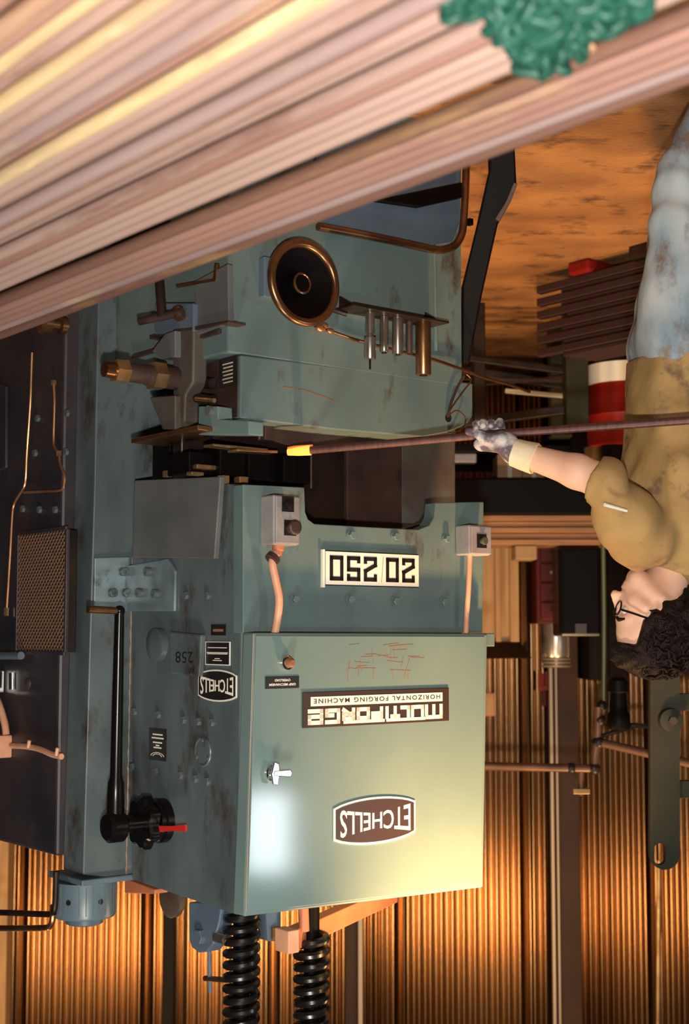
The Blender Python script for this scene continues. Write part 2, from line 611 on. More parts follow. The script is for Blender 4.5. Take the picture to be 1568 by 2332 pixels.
def vstrip(name, x0, x1, d, m, thick=0.1, lab=None, z0=0.0, z1=4.6, flange=0.0):
    a, c = W(x1, 2000, d), W(x0, 2000, d)
    bb = B().box((a.x, d, z0), (c.x, d + thick, z1))
    o = structure(bb.done(name, m, None, 0.004), lab)
    return o

t1 = vstrip('trim_1', 1263, 1322, 8.58, 'post', 0.2, 'wide dark brown steel column against the corrugated wall')
a = W(1258, 2000, 8.57)
B().box((a.x - 0.008, 8.55, 0), (a.x + 0.008, 8.60, 4.6)).done('edge_strip', 'palestrip', t1)
a = W(1270, 2000, 8.57)
B().box((a.x - 0.005, 8.555, 0), (a.x + 0.005, 8.59, 4.6)).done('edge_strip', 'palestrip', t1)
vstrip('trim_2', 371, 397, 8.6, 'darkpost', 0.12, 'narrow black post on the corrugated wall beside the springs')
t3 = vstrip('trim_3', 786, 815, 8.6, 'post', 0.12, 'brown post with a pale metal edge on the corrugated wall')
a = W(820, 2000, 8.58)
B().box((a.x - 0.012, 8.56, 0), (a.x + 0.012, 8.62, 4.6)).done('edge_strip', 'palestrip', t3)
vstrip('trim_4', -40, 18, 8.5, 'tan', 0.14, 'pale tan upright at the edge of the corrugated wall')

# ------------------------------------------------------------------ things along the back wall
def wbox(name, x0, y0, x1, y1, d, depth, m, parent=None, bevel=0.006):
    """upright box whose near face covers the given picture rectangle at depth d"""
    a, c = W(x1, y0, d), W(x0, y1, d)
    return B().box((a.x, d, a.z), (c.x, d + depth, c.z)).done(name, m, parent, bevel)

# timber cupboard with a cornice, half hidden behind the machine
c0 = W(1180, 1230, 7.9)
c1 = W(1040, 1462, 7.9)
bench_z = W(1200, 1172, 7.3).z
cup = tag(empty('wall_cupboard', ((c0.x + c1.x) / 2, 8.0, 0)), 'tan wooden cupboard with a brown cornice behind the grey switch box', 'cupboard')
def pl(o, p):
    o.parent = p
    o.location = -Vector(p.location)
    return o
pl(B().box((c0.x + 0.01, 7.93, bench_z + 0.12), (c1.x, 8.35, c1.z)).done('body', 'tan', None, 0.004), cup)
for xa, xb in ((c0.x, c0.x + 0.05), (c0.x + 0.10, c0.x + 0.13)):
    pl(B().box((xa, 7.90, bench_z + 0.12), (xb, 7.93, c1.z)).done('stile', 'tan', None, 0.004), cup)
pl(B().hexa([(c0.x - 0.0, 7.90, c1.z), (c1.x, 7.90, c1.z), (c1.x, 8.35, c1.z), (c0.x - 0.0, 8.35, c1.z)],
            [(c0.x - 0.06, 7.82, c1.z + 0.09), (c1.x, 7.82, c1.z + 0.09), (c1.x, 8.35, c1.z + 0.09), (c0.x - 0.06, 8.35, c1.z + 0.09)]).done('cornice', 'post', None, 0.004), cup)

# black bench with boards lying on it
bx0, bx1 = W(1365, 1130, 7.3).x - 0.15, W(900, 1130, 7.3).x
zt, zb = bench_z, W(1200, 1088, 7.3).z
bench = tag(empty('work_bench', ((bx0 + bx1) / 2, 7.6, 0)), 'long black bench carrying timber boards against the back wall', 'bench')
pl(B().box((bx0, 7.3, zb), (bx1, 8.4, zt)).done('bench_top', 'blackmatt', None, 0.01), bench)
for x in (bx0 + 0.06, W(1312, 900, 7.38).x, bx1 - 0.1):
    for y in (7.38, 8.28):
        pl(B().box((x - 0.04, y - 0.04, 0), (x + 0.04, y + 0.04, zb)).done('leg', 'blackmatt', None, 0.004), bench)
zs = W(1200, 1032, 7.4).z
pl(B().box((bx0, 7.36, zs - 0.04), (bx1, 8.3, zs)).done('shelf', 'blackmatt', None, 0.006), bench)

nb = 5
ys = [1172, 1187, 1200, 1212, 1226, 1240]
for i in range(nb):
    z0, z1 = bench_z + i * 0.031, bench_z + i * 0.031 + 0.027
    x0 = bx0 + 0.02 + 0.03 * ((i * 7) % 3)
    o = B().box((x0, 7.33 + 0.012 * (i % 2), z0 + 0.001), (bx1 - 0.02, 7.62 + 0.02 * (i % 3), z1 + 0.002)).done('timber_board', 'timber', None, 0.003)
    tag(o, ['lowest orange brown board on the black bench', 'second board up on the black bench', 'middle board of the pile on the black bench',
            'fourth board up of the pile on the black bench', 'topmost board of the pile on the black bench'][i], 'board', 'boards on the black bench')
btop = bench_z + nb * 0.031

tag(wbox('paper_carton', 1173, 1236, 1222, 1268, 7.34, 0.2, 'card'), 'small pale carton standing on the board pile beside the cupboard', 'carton')
bpy.data.objects['paper_carton'].location.z = btop - W(1200, 1236, 7.34).z + 0.001

# red tool cabinet with drawers
x0, x1 = W(1330, 1300, 7.75).x, W(1222, 1300, 7.75).x
zt2 = W(1250, 1420, 7.75).z
cab = tag(empty('tool_cabinet', ((x0 + x1) / 2, 7.95, bench_z)), 'dark red metal tool cabinet standing behind the black box', 'cabinet')
pl(B().box((x0, 7.78, bench_z + 0.002), (x1, 8.2, zt2)).done('body', 'darkred', None, 0.006), cab)
nz = 5
for k in range(nz):
    za = bench_z + 0.02 + (zt2 - bench_z - 0.03) * k / nz
    zc = bench_z + 0.01 + (zt2 - bench_z - 0.03) * (k + 1) / nz
    dr = pl(B().box((x0 + 0.02, 7.75, za), (x1 - 0.02, 7.785, zc)).done('drawer', 'darkred', None, 0.005), cab)
    h = B().box((x0 + 0.07, 7.735, (za + zc) / 2 - 0.008), (x1 - 0.07, 7.75, (za + zc) / 2 + 0.008)).done('handle', 'card' if k == 2 else 'post', dr, 0.003)

# black box
x0, x1 = W(1366, 1300, 7.4).x, W(1270, 1300, 7.4).x
z1 = W(1300, 1450, 7.4).z
bb = tag(empty('black_equipment_box', ((x0 + x1) / 2, 7.5, btop)), 'large black rectangular equipment box standing on the boards', 'box')
pl(B().box((x0, 7.38, btop + 0.001), (x1, 7.62, z1)).done('case', 'black', None, 0.014), bb)
pl(B().box((x0 + 0.015, 7.366, btop + 0.02), (x1 - 0.015, 7.382, z1 - 0.015)).done('front_panel', 'blackmatt', None, 0.005), bb)
a = W(1322, 1425, 7.36)
pl(B().box((a.x - 0.03, 7.358, a.z - 0.012), (a.x + 0.03, 7.368, a.z + 0.04)).done('label_plate', 'housing', None, 0.002), bb)

# tin canister
c = W(1270, 1440, 7.9)
can = tag(empty('tin_canister', (c.x, 7.98, zt2)), 'round silver tin canister with ribbed rim on the red cabinet', 'canister')
r = 33 / FPX * 7.98
zc = W(1270, 1520, 7.98).z
B().lathe((0, 0, 0.001), EZ, [(r * 0.92, 0), (r * 0.95, 0.01), (r * 0.95, (zc - zt2) * 0.72), (r * 0.9, (zc - zt2) * 0.76)], 28).done('body', 'silver', can)
for k in range(3):
    h = (zc - zt2) * (0.77 + 0.08 * k)
    B().lathe((0, 0, h), EZ, [(r * 0.9, 0), (r, 0.004), (r, 0.012), (r * 0.9, 0.016)], 28).done('rim_ring', 'palestrip', can)
B().lathe((0, 0, (zc - zt2) * 0.75), EZ, [(r * 0.9, 0), (r * 0.9, (zc - zt2) * 0.24), (r * 0.8, (zc - zt2) * 0.25)], 28).done('neck', 'bronze', can)

# red brush hanging on the wall
p = W(1240, 1560, 8.78)
br = tag(empty('red_brush', (p.x, 8.80, p.z)), 'red brush hanging on the corrugated wall beside the brown column', 'brush')
B().box((-0.042, -0.012, 0.0), (0.042, 0.012, 0.035)).done('stock', 'drumred', br, 0.004)
for k in range(4):
    B().box((-0.04 + k * 0.021, -0.011, -0.07 - 0.014 * (k % 2)), (-0.023 + k * 0.021, 0.011, 0.0)).done('bristle_tuft', 'drumred', br, 0.003)
B().box((-0.012, -0.010, 0.035), (0.012, 0.010, 0.13)).done('handle', 'darkred', br, 0.005)
# notice behind the control cabinet
p = W(1113, 1605, 8.8)
no = tag(empty('wall_notice', (p.x + 0.02, 8.82, p.z)), 'small orange framed notice on the wall beside the control cabinet', 'notice')
B().box((-0.055, -0.008, -0.07), (0.055, 0.0, 0.07)).done('frame', 'orange', no, 0.003)
B().box((-0.042, -0.011, -0.056), (0.042, -0.008, 0.056)).done('sheet', 'tan', no)

# dark locker behind the face
lk = tag(empty('dark_locker', (W(1378, 1300, 8.3).x, 8.5, 0)), 'tall dark brown steel locker behind the standing person', 'locker')
x0, x1 = W(1425, 1300, 8.3).x, W(1338, 1300, 8.3).x
zt3 = W(1380, 1550, 8.3).z
pl(B().box((x0, 8.30, 0.001), (x1, 8.8, zt3)).done('body', 'darkpost', None, 0.008), lk)
pl(B().box((x0 + 0.01, 8.285, 0.08), ((x0 + x1) / 2 - 0.004, 8.30, zt3 - 0.02)).done('door', 'darkpost', None, 0.004), lk)
pl(B().box(((x0 + x1) / 2 + 0.004, 8.285, 0.08), (x1 - 0.01, 8.30, zt3 - 0.02)).done('door', 'darkpost', None, 0.004), lk)

# under the bench: cartons
for (xa, xb, ya, yb, lab, m) in ((1133, 1188, 1034, 1118, 'tall brown carton on the shelf under the black bench', 'card'),
                                 (1190, 1240, 1034, 1106, 'brown carton with a round mark under the black bench', 'card')):
    a, c = W(xb, ya, 7.42), W(xa, yb, 7.42)
    q = tag(empty('storage_carton', ((a.x + c.x) / 2, 7.55, zs)), lab, 'carton', 'cartons under the bench')
    hh = min(c.z, zb - 0.01) - zs
    w2 = (c.x - a.x) / 2
    B().box((-w2, -0.12, 0.001), (w2, 0.12, hh)).done('body', m, q, 0.003)
    B().box((-w2 * 0.18, -0.124, 0.0), (w2 * 0.18, -0.119, hh)).done('tape', 'offwhite', q)
    if xa > 1185:
        B().torus((0, -0.121, hh * 0.45), EY, w2 * 0.5, 0.004, 20, 6).done('round_mark', 'post', q)
a = W(1058, 1062, 7.42)
tag(B().box((a.x - 0.06, 7.40, zs + 0.001), (a.x + 0.06, 7.5, zs + 0.05)).done('grey_block', 'alu', None, 0.006), 'small grey block on the shelf under the bench', 'block')

# low steel stand between machine and drum
st = tag(empty('steel_stand', (W(1180, 880, 7.0).x, 7.0, 0)), 'low dark steel stand of crossing beams behind the machine', 'stand')
def beam(name, x0, y0, d0, x1, y1, d1, th, m, parent):
    p, q = W(x0, y0, d0), W(x1, y1, d1)
    o = B().cyl(p, q, th, th, 4, phase=math.pi / 4).done(name, m, None, 0.004)
    return pl(o, parent)
beam('beam', 1040, 813, 6.9, 1310, 848, 6.9, 0.022, 'grease', st)
beam('beam', 1040, 842, 7.2, 1310, 882, 7.2, 0.030, 'grease', st)
beam('beam', 1040, 862, 7.3, 1310, 868, 7.0, 0.012, 'rustdark', st)
beam('beam', 1040, 880, 7.4, 1300, 858, 7.0, 0.012, 'rustdark', st)
beam('beam', 1040, 965, 7.0, 1300, 932, 6.9, 0.030, 'grease', st)
beam('beam', 1150, 890, 7.1, 1300, 903, 7.0, 0.016, 'offwhite', st)  # pale beam stands in for the lit floor between the others
p, q = W(1335, 826, 6.85), W(1286, 975, 6.85)
pl(B().box((p.x, 6.80, 0.0), (q.x, 6.92, q.z)).done('post', 'green', None, 0.006), st)
pl(B().box((p.x + 0.0, 7.30, 0.0), (q.x, 7.42, q.z - 0.02)).done('post', 'green', None, 0.006), st)
p = W(1090, 935, 6.95)
pl(B().box((p.x - 0.03, 6.9, 0.0), (p.x + 0.03, 7.02, p.z + 0.06)).done('post', 'grease', None, 0.006), st)

# red drum with a white band at its foot
dc = W(1420, 840, 6.95)
R = 86 / FPX * 6.95
dr = tag(empty('oil_drum', (dc.x, dc.y, 0)), 'bright red drum with a white lower band behind the person', 'drum')
za, zb_, zc_ = W(1400, 820, 6.77).z, W(1400, 866, 6.77).z, W(1400, 1008, 6.77).z
B().lathe((0, 0, 0.0), EZ, [(R, 0.001), (R, za)], 32).done('base_band', 'darkpost', dr)
B().lathe((0, 0, za), EZ, [(R * 1.005, 0), (R * 1.005, zb_ - za)], 32).done('white_band', 'white', dr)
B().lathe((0, 0, zb_), EZ, [(R, 0), (R, (zc_ - zb_) * 0.48), (R * 1.02, (zc_ - zb_) * 0.5), (R, (zc_ - zb_) * 0.52), (R, zc_ - zb_ - 0.02), (R * 1.02, zc_ - zb_ - 0.01), (R * 1.02, zc_ - zb_)], 32).done('barrel', 'drumred', dr)
# tins on the drum
for (xx, dd, rr, hh, m, lab) in ((1350, 6.95, 0.045, 0.10, 'brass', 'small brass coloured tin on the red drum'), (1395, 6.88, 0.06, 0.12, 'black', 'black tin with a shiny lid on the red drum')):
    p = W(xx, 1010, dd)
    t = tag(empty('tin', (p.x, p.y, zc_)), lab, 'tin')
    B().lathe((0, 0, 0.001), EZ, [(rr, 0), (rr, hh * 0.7), (rr * 1.04, hh * 0.72), (rr * 1.04, hh * 0.76)], 20).done('body', m, t)
    B().lathe((0, 0, hh * 0.76), EZ, [(rr * 0.95, 0), (rr * 0.95, hh * 0.2), (rr * 0.85, hh * 0.24)], 20).done('lid', 'silver', t)

# stack of dark bar stock on the floor
ez = Vector((math.sin(ANG), math.cos(ANG), 0))      # along the bars
exv = Vector((math.cos(ANG), -math.sin(ANG), 0))
e0 = W(1226, 663, 6.35)
lay = 0.058
nlay = 6
z_base = e0.z - 0.02
me = B().box((-0.0175, -2.6, -0.0175), (0.0175, 0, 0.0175)).mesh('stacked_bar', 'purplebar', 0.004, 1)
me2 = B().box((-0.009, -2.6, -0.009), (0.009, 0, 0.009)).mesh('stacked_bar', 'purplebar', 0.002, 1)
lnames = ['lowest', 'second', 'third', 'fourth', 'fifth', 'top']
ordn = ['first', 'second', 'third', 'fourth', 'fifth', 'sixth', 'seventh', 'eighth']
for L_ in range(nlay):
    for k in range(4):
        off = 0.0 if k == 0 else -0.10 - 0.05 * random.random()
        p = Vector((e0.x, e0.y, 0)) - exv * (k * 0.060) + ez * off
        o = share('stacked_bar', me, None, (p.x, p.y, z_base + L_ * lay + 0.018), Quaternion((0, 0, 1), -ANG))
        if k == 0:
            lab = f'protruding dark square bar of the {lnames[L_]} layer in the floor stack'
        else:
            lab = f'set back dark bar, {ordn[k]} row of the {lnames[L_]} layer in the floor stack'
        tag(o, lab, 'steel bar', 'dark bars stacked on the floor')
    for k in range(8):
        if L_ < nlay - 1 and k in (1, 2, 4, 5):
            continue
        p = Vector((e0.x, e0.y, 0)) - exv * (0.0 + k * 0.026) + ez * (-0.14 - 0.04 * random.random())
        o = share('thin_bar', me2, None, (p.x, p.y, z_base + L_ * lay + 0.0365 + 0.0095), Quaternion((0, 0, 1), -ANG))
        tag(o, f'{ordn[k]} thin bar from the front resting on the {lnames[L_]} layer of the floor stack', 'steel bar', 'thin bars in the floor stack')
for (off, m, lab, nm) in ((-0.28, 'drumred', 'red block under the stack of dark bars on the floor', 'red_block'), (-0.62, 'grease', 'black timber under the stack of dark bars', 'support_timber'),
                          (-1.9, 'grease', 'rear black timber under the stack of dark bars', 'support_timber')):
    p = Vector((e0.x, e0.y, 0)) - exv * 0.12 + ez * off
    o = B().box((-0.17, -0.06, 0.0005), (0.17, 0.06, z_base - 0.001)).done(nm, m, None, 0.012)
    o.location = (p.x, p.y, 0)
    o.rotation_euler = (0, 0, -ANG)
    tag(o, lab, 'block')

# overhead gas pipe with valve and drop pipe
D = 6.0
gp = tag(empty('gas_pipe', W(1355, 1745, D)), 'brown overhead gas pipe with valve and thin green drop pipe', 'pipe')
gp.rotation_euler = (0, 0, 0)
pr = 9.5 / FPX * D
def gw(x, y, d=D):
    return W(x, y, d) - gp.location
B().tube([gw(1000, 1744, 6.3), gw(1105, 1745), gw(1352, 1750)], pr, 14).done('pipe_run', 'pipebrown', gp)
B().tube([gw(1362, 1690), gw(1420, 1703, 5.95), gw(1640, 1755, 5.8)], pr, 14).done('branch_pipe', 'pipebrown', gp)
B().tube([gw(1352, 1758), gw(1354, 1720), gw(1360, 1682), gw(1362, 1610)], pr * 1.05, 14).done('riser', 'pipebrown', gp)
for (x, y, sx) in ((1352, 1750, 1.5), (1362, 1690, 1.6), (1366, 1640, 1.4), (1300, 1749, 1.3), (1370, 1606, 1.25)):
    B().ball(gw(x, y), pr * sx, 14, 10).done('fitting', 'grease', gp)
B().tube([gw(1374, 1620), gw(1375, 1420), gw(1372, 1180), gw(1372, 1100)], 5.2 / FPX * D, 12).done('drop_pipe', 'pipegreen', gp)
B().tube([gw(1323, 1752), gw(1322, 1812)], pr * 0.7, 12).done('valve_body', 'pipebrown', gp)
v = gw(1322, 1800)
B().box((v.x - 0.035, v.y - 0.02, v.z - 0.01), (v.x + 0.035, v.y - 0.008, v.z + 0.014)).done('valve_handle', 'brass', gp, 0.003)
# bell shaped regulator
rg = W(1407, 1560, 5.95)
rg_o = tag(empty('gas_regulator', rg), 'dark stepped bell shaped regulator beside the thin green pipe', 'regulator')
s = 5.95 / FPX
B().lathe((0, 0, 0), EZ, [(12 * s, -18 * s), (22 * s, -10 * s), (23 * s, 14 * s), (18 * s, 18 * s), (20 * s, 40 * s), (21 * s, 60 * s), (25 * s, 66 * s), (27 * s, 92 * s), (24 * s, 98 * s)], 24).done('bell', 'blackmatt', rg_o)
B().tube([(0, 0, 88 * s), (-40 * s, 0, 90 * s), (-78 * s, 0.01, 94 * s)], 5 * s, 8).done('inlet_pipe', 'grease', rg_o)
B().tube([(-45 * s, 0, 90 * s), (20 * s, 0.03, 110 * s), (44 * s, 0.05, 120 * s)], 5 * s, 8).done('link_pipe', 'grease', rg_o)
# dark green slotted hanger plate at the picture edge
D = 4.9
hp = W(1511, 1760, D)
hg = tag(empty('hanger_plate', (hp.x, hp.y, hp.z)), 'dark green slotted steel plate above the person at the picture edge', 'plate')
s = D / FPX
def pp(x, y):
    q = W(x, y, D)
    return q - hp
out = [pp(1545, 1500), pp(1478, 1500)] + [pp(1478 + 2, 1900)]
arc = [pp(1513 - 34 * math.cos(t), 1945 + 36 * math.sin(t)) for t in [math.pi * k / 10 for k in range(11)]]
slot = [pp(1502 + 13 * math.cos(t), 1945 + (12 if math.sin(t) > 0 else -12) + 13 * math.sin(t)) for t in [2 * math.pi * k / 20 for k in range(20)]]
b = B()
polyo = [pp(1547, 1540), pp(1480, 1540)] + arc
ov = [b.bm.verts.new(p) for p in polyo]
iv = [b.bm.verts.new(p) for p in slot]
oe = [b.bm.edges.new((ov[i], ov[(i + 1) % len(ov)])) for i in range(len(ov))]
ie = [b.bm.edges.new((iv[i], iv[(i + 1) % len(iv)])) for i in range(len(iv))]
bmesh.ops.triangle_fill(b.bm, edges=oe + ie, use_beauty=True)
ret = bmesh.ops.extrude_face_region(b.bm, geom=b.bm.faces[:])
for vv in ret['geom']:
    if isinstance(vv, bmesh.types.BMVert):
        vv.co.y += 0.03
b.done('plate', 'green', hg)
B().lathe(pp(1524, 1640) + Vector((0, -0.03, 0)), -EY, [(28 * s, -0.03), (26 * s, 0.0), (12 * s, 0.006)], 20).done('boss', 'green', hg)
B().lathe(pp(1524, 1640) + Vector((0, -0.035, 0)), -EY, [(10 * s, 0), (10 * s, 0.02)], 6).done('pivot_bolt', 'rustdark', hg)
jx = W(1730, 1700, D).x - hp.x
B().box((jx - 0.06, 0.0, -hp.z + 0.001), (jx + 0.06, 0.12, 1.0)).done('jib_post', 'green', hg, 0.006)
for yy_ in (1600, 1800):
    zz_ = pp(1540, yy_).z
    B().box((jx, 0.03, zz_ - 0.03), (pp(1535, yy_).x, 0.055, zz_ + 0.03)).done('jib_arm', 'green', hg, 0.004)
o = B().tube([W(1500, 1960, 8.7), W(1497, 2420, 8.7)], 0.016, 8).done('conduit_rod', 'brass', None)
tag(o, 'thin yellow vertical conduit on the corrugated wall above the slotted green plate', 'conduit')
# ------------------------------------------------------------------ the forging machine
MC = tag(empty('forging_machine', M0, -ANG), 'large teal horizontal forging machine with coil springs on top and a black lever', 'machine')
NF = Vector((0, -1, 0))              # normal of the front
NS = Vector((1, 0, 0))               # normal of the side

def fprism(pts, my, depth):          # outline in picture points on a front plane, thickness going back
    return B().prism([F(x, y, my) for x, y in pts], (0, depth, 0))

def sprism(pts, mx, depth):
    return B().prism([S(x, y, mx) for x, y in pts], (-depth, 0, 0))

def fplate(name, x0, y0, x1, y1, my, th, m, parent=MC, bevel=0.0015):
    a, b_, c, d = Frect(x0, y0, x1, y1, my)
    o = B().box((a, my - th, c), (b_, my, d)).done(name, m, parent, bevel)
    return o, ((a + b_) / 2, (c + d) / 2, b_ - a, d - c)

def splate(name, x0, y0, x1, y1, mx, th, m, parent=MC, bevel=0.0015):
    a, b_, c, d = Srect(x0, y0, x1, y1, mx)
    o = B().box((mx, a, c), (mx + th, b_, d)).done(name, m, parent, bevel)
    return o, ((a + b_) / 2, (c + d) / 2, b_ - a, d - c)

HEX = B().lathe((0, 0, 0), EZ, [(0.017, 0.0), (0.017, 0.003)], 18).lathe((0, 0, 0.003), EZ, [(0.0125, 0), (0.0125, 0.010), (0.011, 0.0115)], 6).mesh('bolt', 'teal_worn')
HEXS = B().lathe((0, 0, 0), EZ, [(0.0125, 0), (0.0125, 0.008), (0.011, 0.0095)], 6).mesh('bolt', 'teal_side')
CAPB = B().lathe((0, 0, 0), EZ, [(0.014, 0), (0.014, 0.016), (0.0115, 0.018), (0.006, 0.018), (0.006, 0.012)], 16).mesh('bolt', 'teal_side')
QF = NF.to_track_quat('Z', 'Y')
QS = NS.to_track_quat('Z', 'Y')

YB = -0.060                            # face of the control cabinet
YC = 0.66                              # face of the rear column
# control cabinet
cab_pts = [(579, 1441), (1110, 1443), (1100, 2021), (556, 2088)]
cabinet = fprism(cab_pts, YB, 0.056).done('control_cabinet', 'teal', MC, 0.006)
# thin door on the cabinet
door = fprism([(584, 1447), (1104, 1449), (1095, 2014), (562, 2080)], YB - 0.006, 0.0065).done('cabinet_door', 'teal', MC, 0.002)
YD = YB - 0.0062
B().tube([F(577, 1443, YB - 0.002), F(560, 2076, YB - 0.002)], 0.0022, 6).done('door_edge', 'palestrip', door)

# upper machine body
top_z = F(556, 2088, 0).z
wl = F(1103, 1500, 0.0).x
p300 = S(300, 2005, 0)
apr_z = F(555, 1103, 0).z
sp = [(553, 1103), (549, 1440), (538, 2084), (300, 2003), (300, 1270), (304, 1096)]
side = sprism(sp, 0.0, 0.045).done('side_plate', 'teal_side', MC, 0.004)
B().box((wl + 0.02, 0.075, F(800, 1441, 0).z), (-0.046, YC - 0.002, p300.z - 0.03)).done('upper_body', 'teal_worn', MC, 0.006)

# apron with notch, number plate and bolts
ap = [(553, 1441), (553, 1103), (693, 1110), (695, 1166), (701, 1182), (716, 1193), (835, 1200), (952, 1206), (977, 1196), (988, 1178), (991, 1145), (1101, 1143), (1098, 1441)]
apron = fprism(ap, 0.0, 0.05).done('apron_plate', 'teal_worn', MC, 0.0025)
for (x, y) in ((798, 1219), (898, 1222), (1014, 1228), (670, 1365), (796, 1365), (898, 1369), (1008, 1371)):
    share('bolt', HEX, apron, F(x, y, -0.0005), QF)
B().box((F(1101, 1440, 0).x - 0.02, -0.03, F(1090, 1442, 0).z), (F(1060, 1440, 0).x, -0.0, F(1090, 1472, 0).z)).done('mounting_ear', 'teal_worn', apron, 0.003)

# number plate 20 250
npl, (cx, cz, w, h) = fplate('number_plate', 735, 1258, 950, 1336, -0.0005, 0.008, 'signblack')
wp = B().box((cx - w / 2 + 0.003, -0.0100, cz - h / 2 + 0.003), (cx + w / 2 - 0.003, -0.0085, cz + h / 2 - 0.003)).done('white_panel', 'white', npl)
B().box((cx + w / 2 + 0.0005, -0.011, cz - h / 2 - 0.002), (cx + w / 2 + 0.009, -0.001, cz + h / 2 + 0.006)).done('end_cap', 'white', npl)
DIG = {'2': [((0, 1), (0, 1.0), (1, 1.0), (1, 0.62), (0, 0.28), (0, 0), (1, 0), (1, 0.16))], '0': [((0, 0), (1, 0), (1, 1), (0, 1), (0, 0))],
       '5': [((1, 0.86), (1, 1), (0, 1), (0, 0.55), (1, 0.55), (1, 0), (0, 0), (0, 0.14))]}
DIG['2'] = [((0, 0.84), (0, 1.0), (1, 1.0), (1, 0.60), (0, 0.30), (0, 0), (1, 0), (1, 0.15))]
def stroke(b, pts, t, y, th):
    for (a, c) in zip(pts, pts[1:]):
        a, c = Vector((a[0], 0, a[1])), Vector((c[0], 0, c[1]))
        d = (c - a).normalized()
        nn = Vector((-d.z, 0, d.x)) * t
        a2, c2 = a - d * t, c + d * t
        b.prism([Vector((q.x, y, q.z)) for q in (a2 + nn, c2 + nn, c2 - nn, a2 - nn)], (0, -th, 0))
pos = [0.06, 0.235, 0.47, 0.645, 0.82]
for ch, f0 in zip('20250', pos):
    b = B()
    dw, dh = w * 0.105, h * 0.60
    ox, oz = cx - w / 2 + w * f0 + 0.004, cz - dh / 2
    for pl_ in DIG[ch]:
        stroke(b, [(ox + p * dw, oz + q * dh) for p, q in pl_], w * 0.0165, -0.0098, 0.0012)
    b.done('digit', 'signblack', npl)
b = B()
stroke(b, [(cx - w * 0.105, cz - h * 0.36), (cx - w * 0.085, cz + h * 0.36)], 0.0008, -0.0098, 0.0006)
b.done('divider_line', 'rustmark', npl)

# multiforge sign
sg, (cx, cz, w, h) = fplate('name_sign', 687, 1571, 1020, 1650, YD - 0.0002, 0.004, 'signbrown')
y0 = YD - 0.0042
lw, lh = w * 0.90, h * 0.44
ox, oz = cx - lw / 2, cz - h * 0.02
# each letter as strokes on a unit cell: (start, width, strokes)
LET = [
    ('m', 0.000, 0.118, [((0, 0), (0, 1), (1, 1), (1, 0)), ((0.5, 0), (0.5, 1))]),
    ('U', 0.150, 0.080, [((0, 0.80), (0, 0), (1, 0), (1, 0.80))]),
    ('L', 0.262, 0.050, [((0, 0.80), (0, 0), (1, 0))]),
    ('T', 0.340, 0.050, [((0.5, 0.80), (0.5, 0)), ((0, 0.76), (1, 0.76))]),
    ('I', 0.428, 0.0001, [((0, 0.80), (0, 0))]),
    ('F', 0.470, 0.066, [((0, 0), (0, 0.80)), ((0, 0.42), (1, 0.42)), ((0, 0.78), (1, 0.78))]),
    ('O', 0.570, 0.075, [((0, 0), (1, 0), (1, 0.78), (0, 0.78), (0, 0))]),
    ('R', 0.680, 0.072, [((0, 0), (0, 0.78), (1, 0.78), (1, 0.36), (0, 0.36)), ((0.45, 0.36), (1, 0))]),
    ('G', 0.790, 0.085, [((1, 1), (0, 1), (0, 0), (1, 0), (1, 0.42), (0.5, 0.42))]),
    ('e', 0.912, 0.085, [((1, 0), (0, 0), (0, 1), (1, 1), (1, 0.48), (0, 0.48))]),
]
tk = lw * 0.0118
for nm, s0, ww, strokes in LET:
    b = B()
    for pl_ in strokes:
        stroke(b, [(ox + lw * (s0 + p * ww) + tk, oz + tk + q * (lh - 2 * tk)) for p, q in pl_], tk, y0, 0.0012)
    b.done('letter', 'white', sg)
for (a, c) in ((0.140, 0.445), (0.458, 0.765)):
    B().box((ox + lw * a, y0 - 0.0012, oz + lh - 1.3 * tk), (ox + lw * c, y0, oz + lh + 0.2 * tk)).done('over_bar', 'white', sg)
band = B().box((cx - lw / 2, y0 - 0.001, cz - h * 0.36), (cx + lw / 2, y0, cz - h * 0.10)).done('white_band', 'white', sg)
put_text('HORIZONTAL FORGING MACHINE', (cx, y0 - 0.001, cz - h * 0.235), EX, EZ, NF, lw * 0.96, h * 0.13, 'signbrown', sg, 0.004, spacing=1.25)

def badge(o_parent, center, ex, n, w, h, dark):
    """barrel shaped maker's badge"""
    def outline(w, h):
        pts = []
        for k in range(13):
            t = -1 + 2 * k / 12
            pts.append((t * w / 2, h * (0.335 + 0.165 * (1 - t * t) ** 0.8)))
        for k in range(13):
            t = 1 - 2 * k / 12
            pts.append((t * w / 2, -h * (0.335 + 0.165 * (1 - t * t) ** 0.8)))
        return pts
    c = Vector(center)
    bo = B().prism([c + ex * a + EZ * b_ for a, b_ in outline(w, h)], n * 0.003).done('maker_badge', 'white', o_parent)
    B().prism([c + n * 0.003 + ex * a + EZ * b_ for a, b_ in outline(w * 0.955, h * 0.90)], n * 0.001).done('badge_field', dark, bo)
    put_text('ETCHELLS', c + n * 0.004, ex, EZ, n, w * 0.86, h * 0.60, 'white', bo, 0.010,
             warp=lambda a, q: (a, q * (0.55 + 0.45 * (abs(a) * 2) ** 1.2)), spacing=0.98)
    return bo

a, c, d, e = Frect(758, 1815, 944, 1922, YD)
badge(MC, ((a + c) / 2, YD - 0.0003, (d + e) / 2), EX, NF, c - a, e - d, 'signbrown')

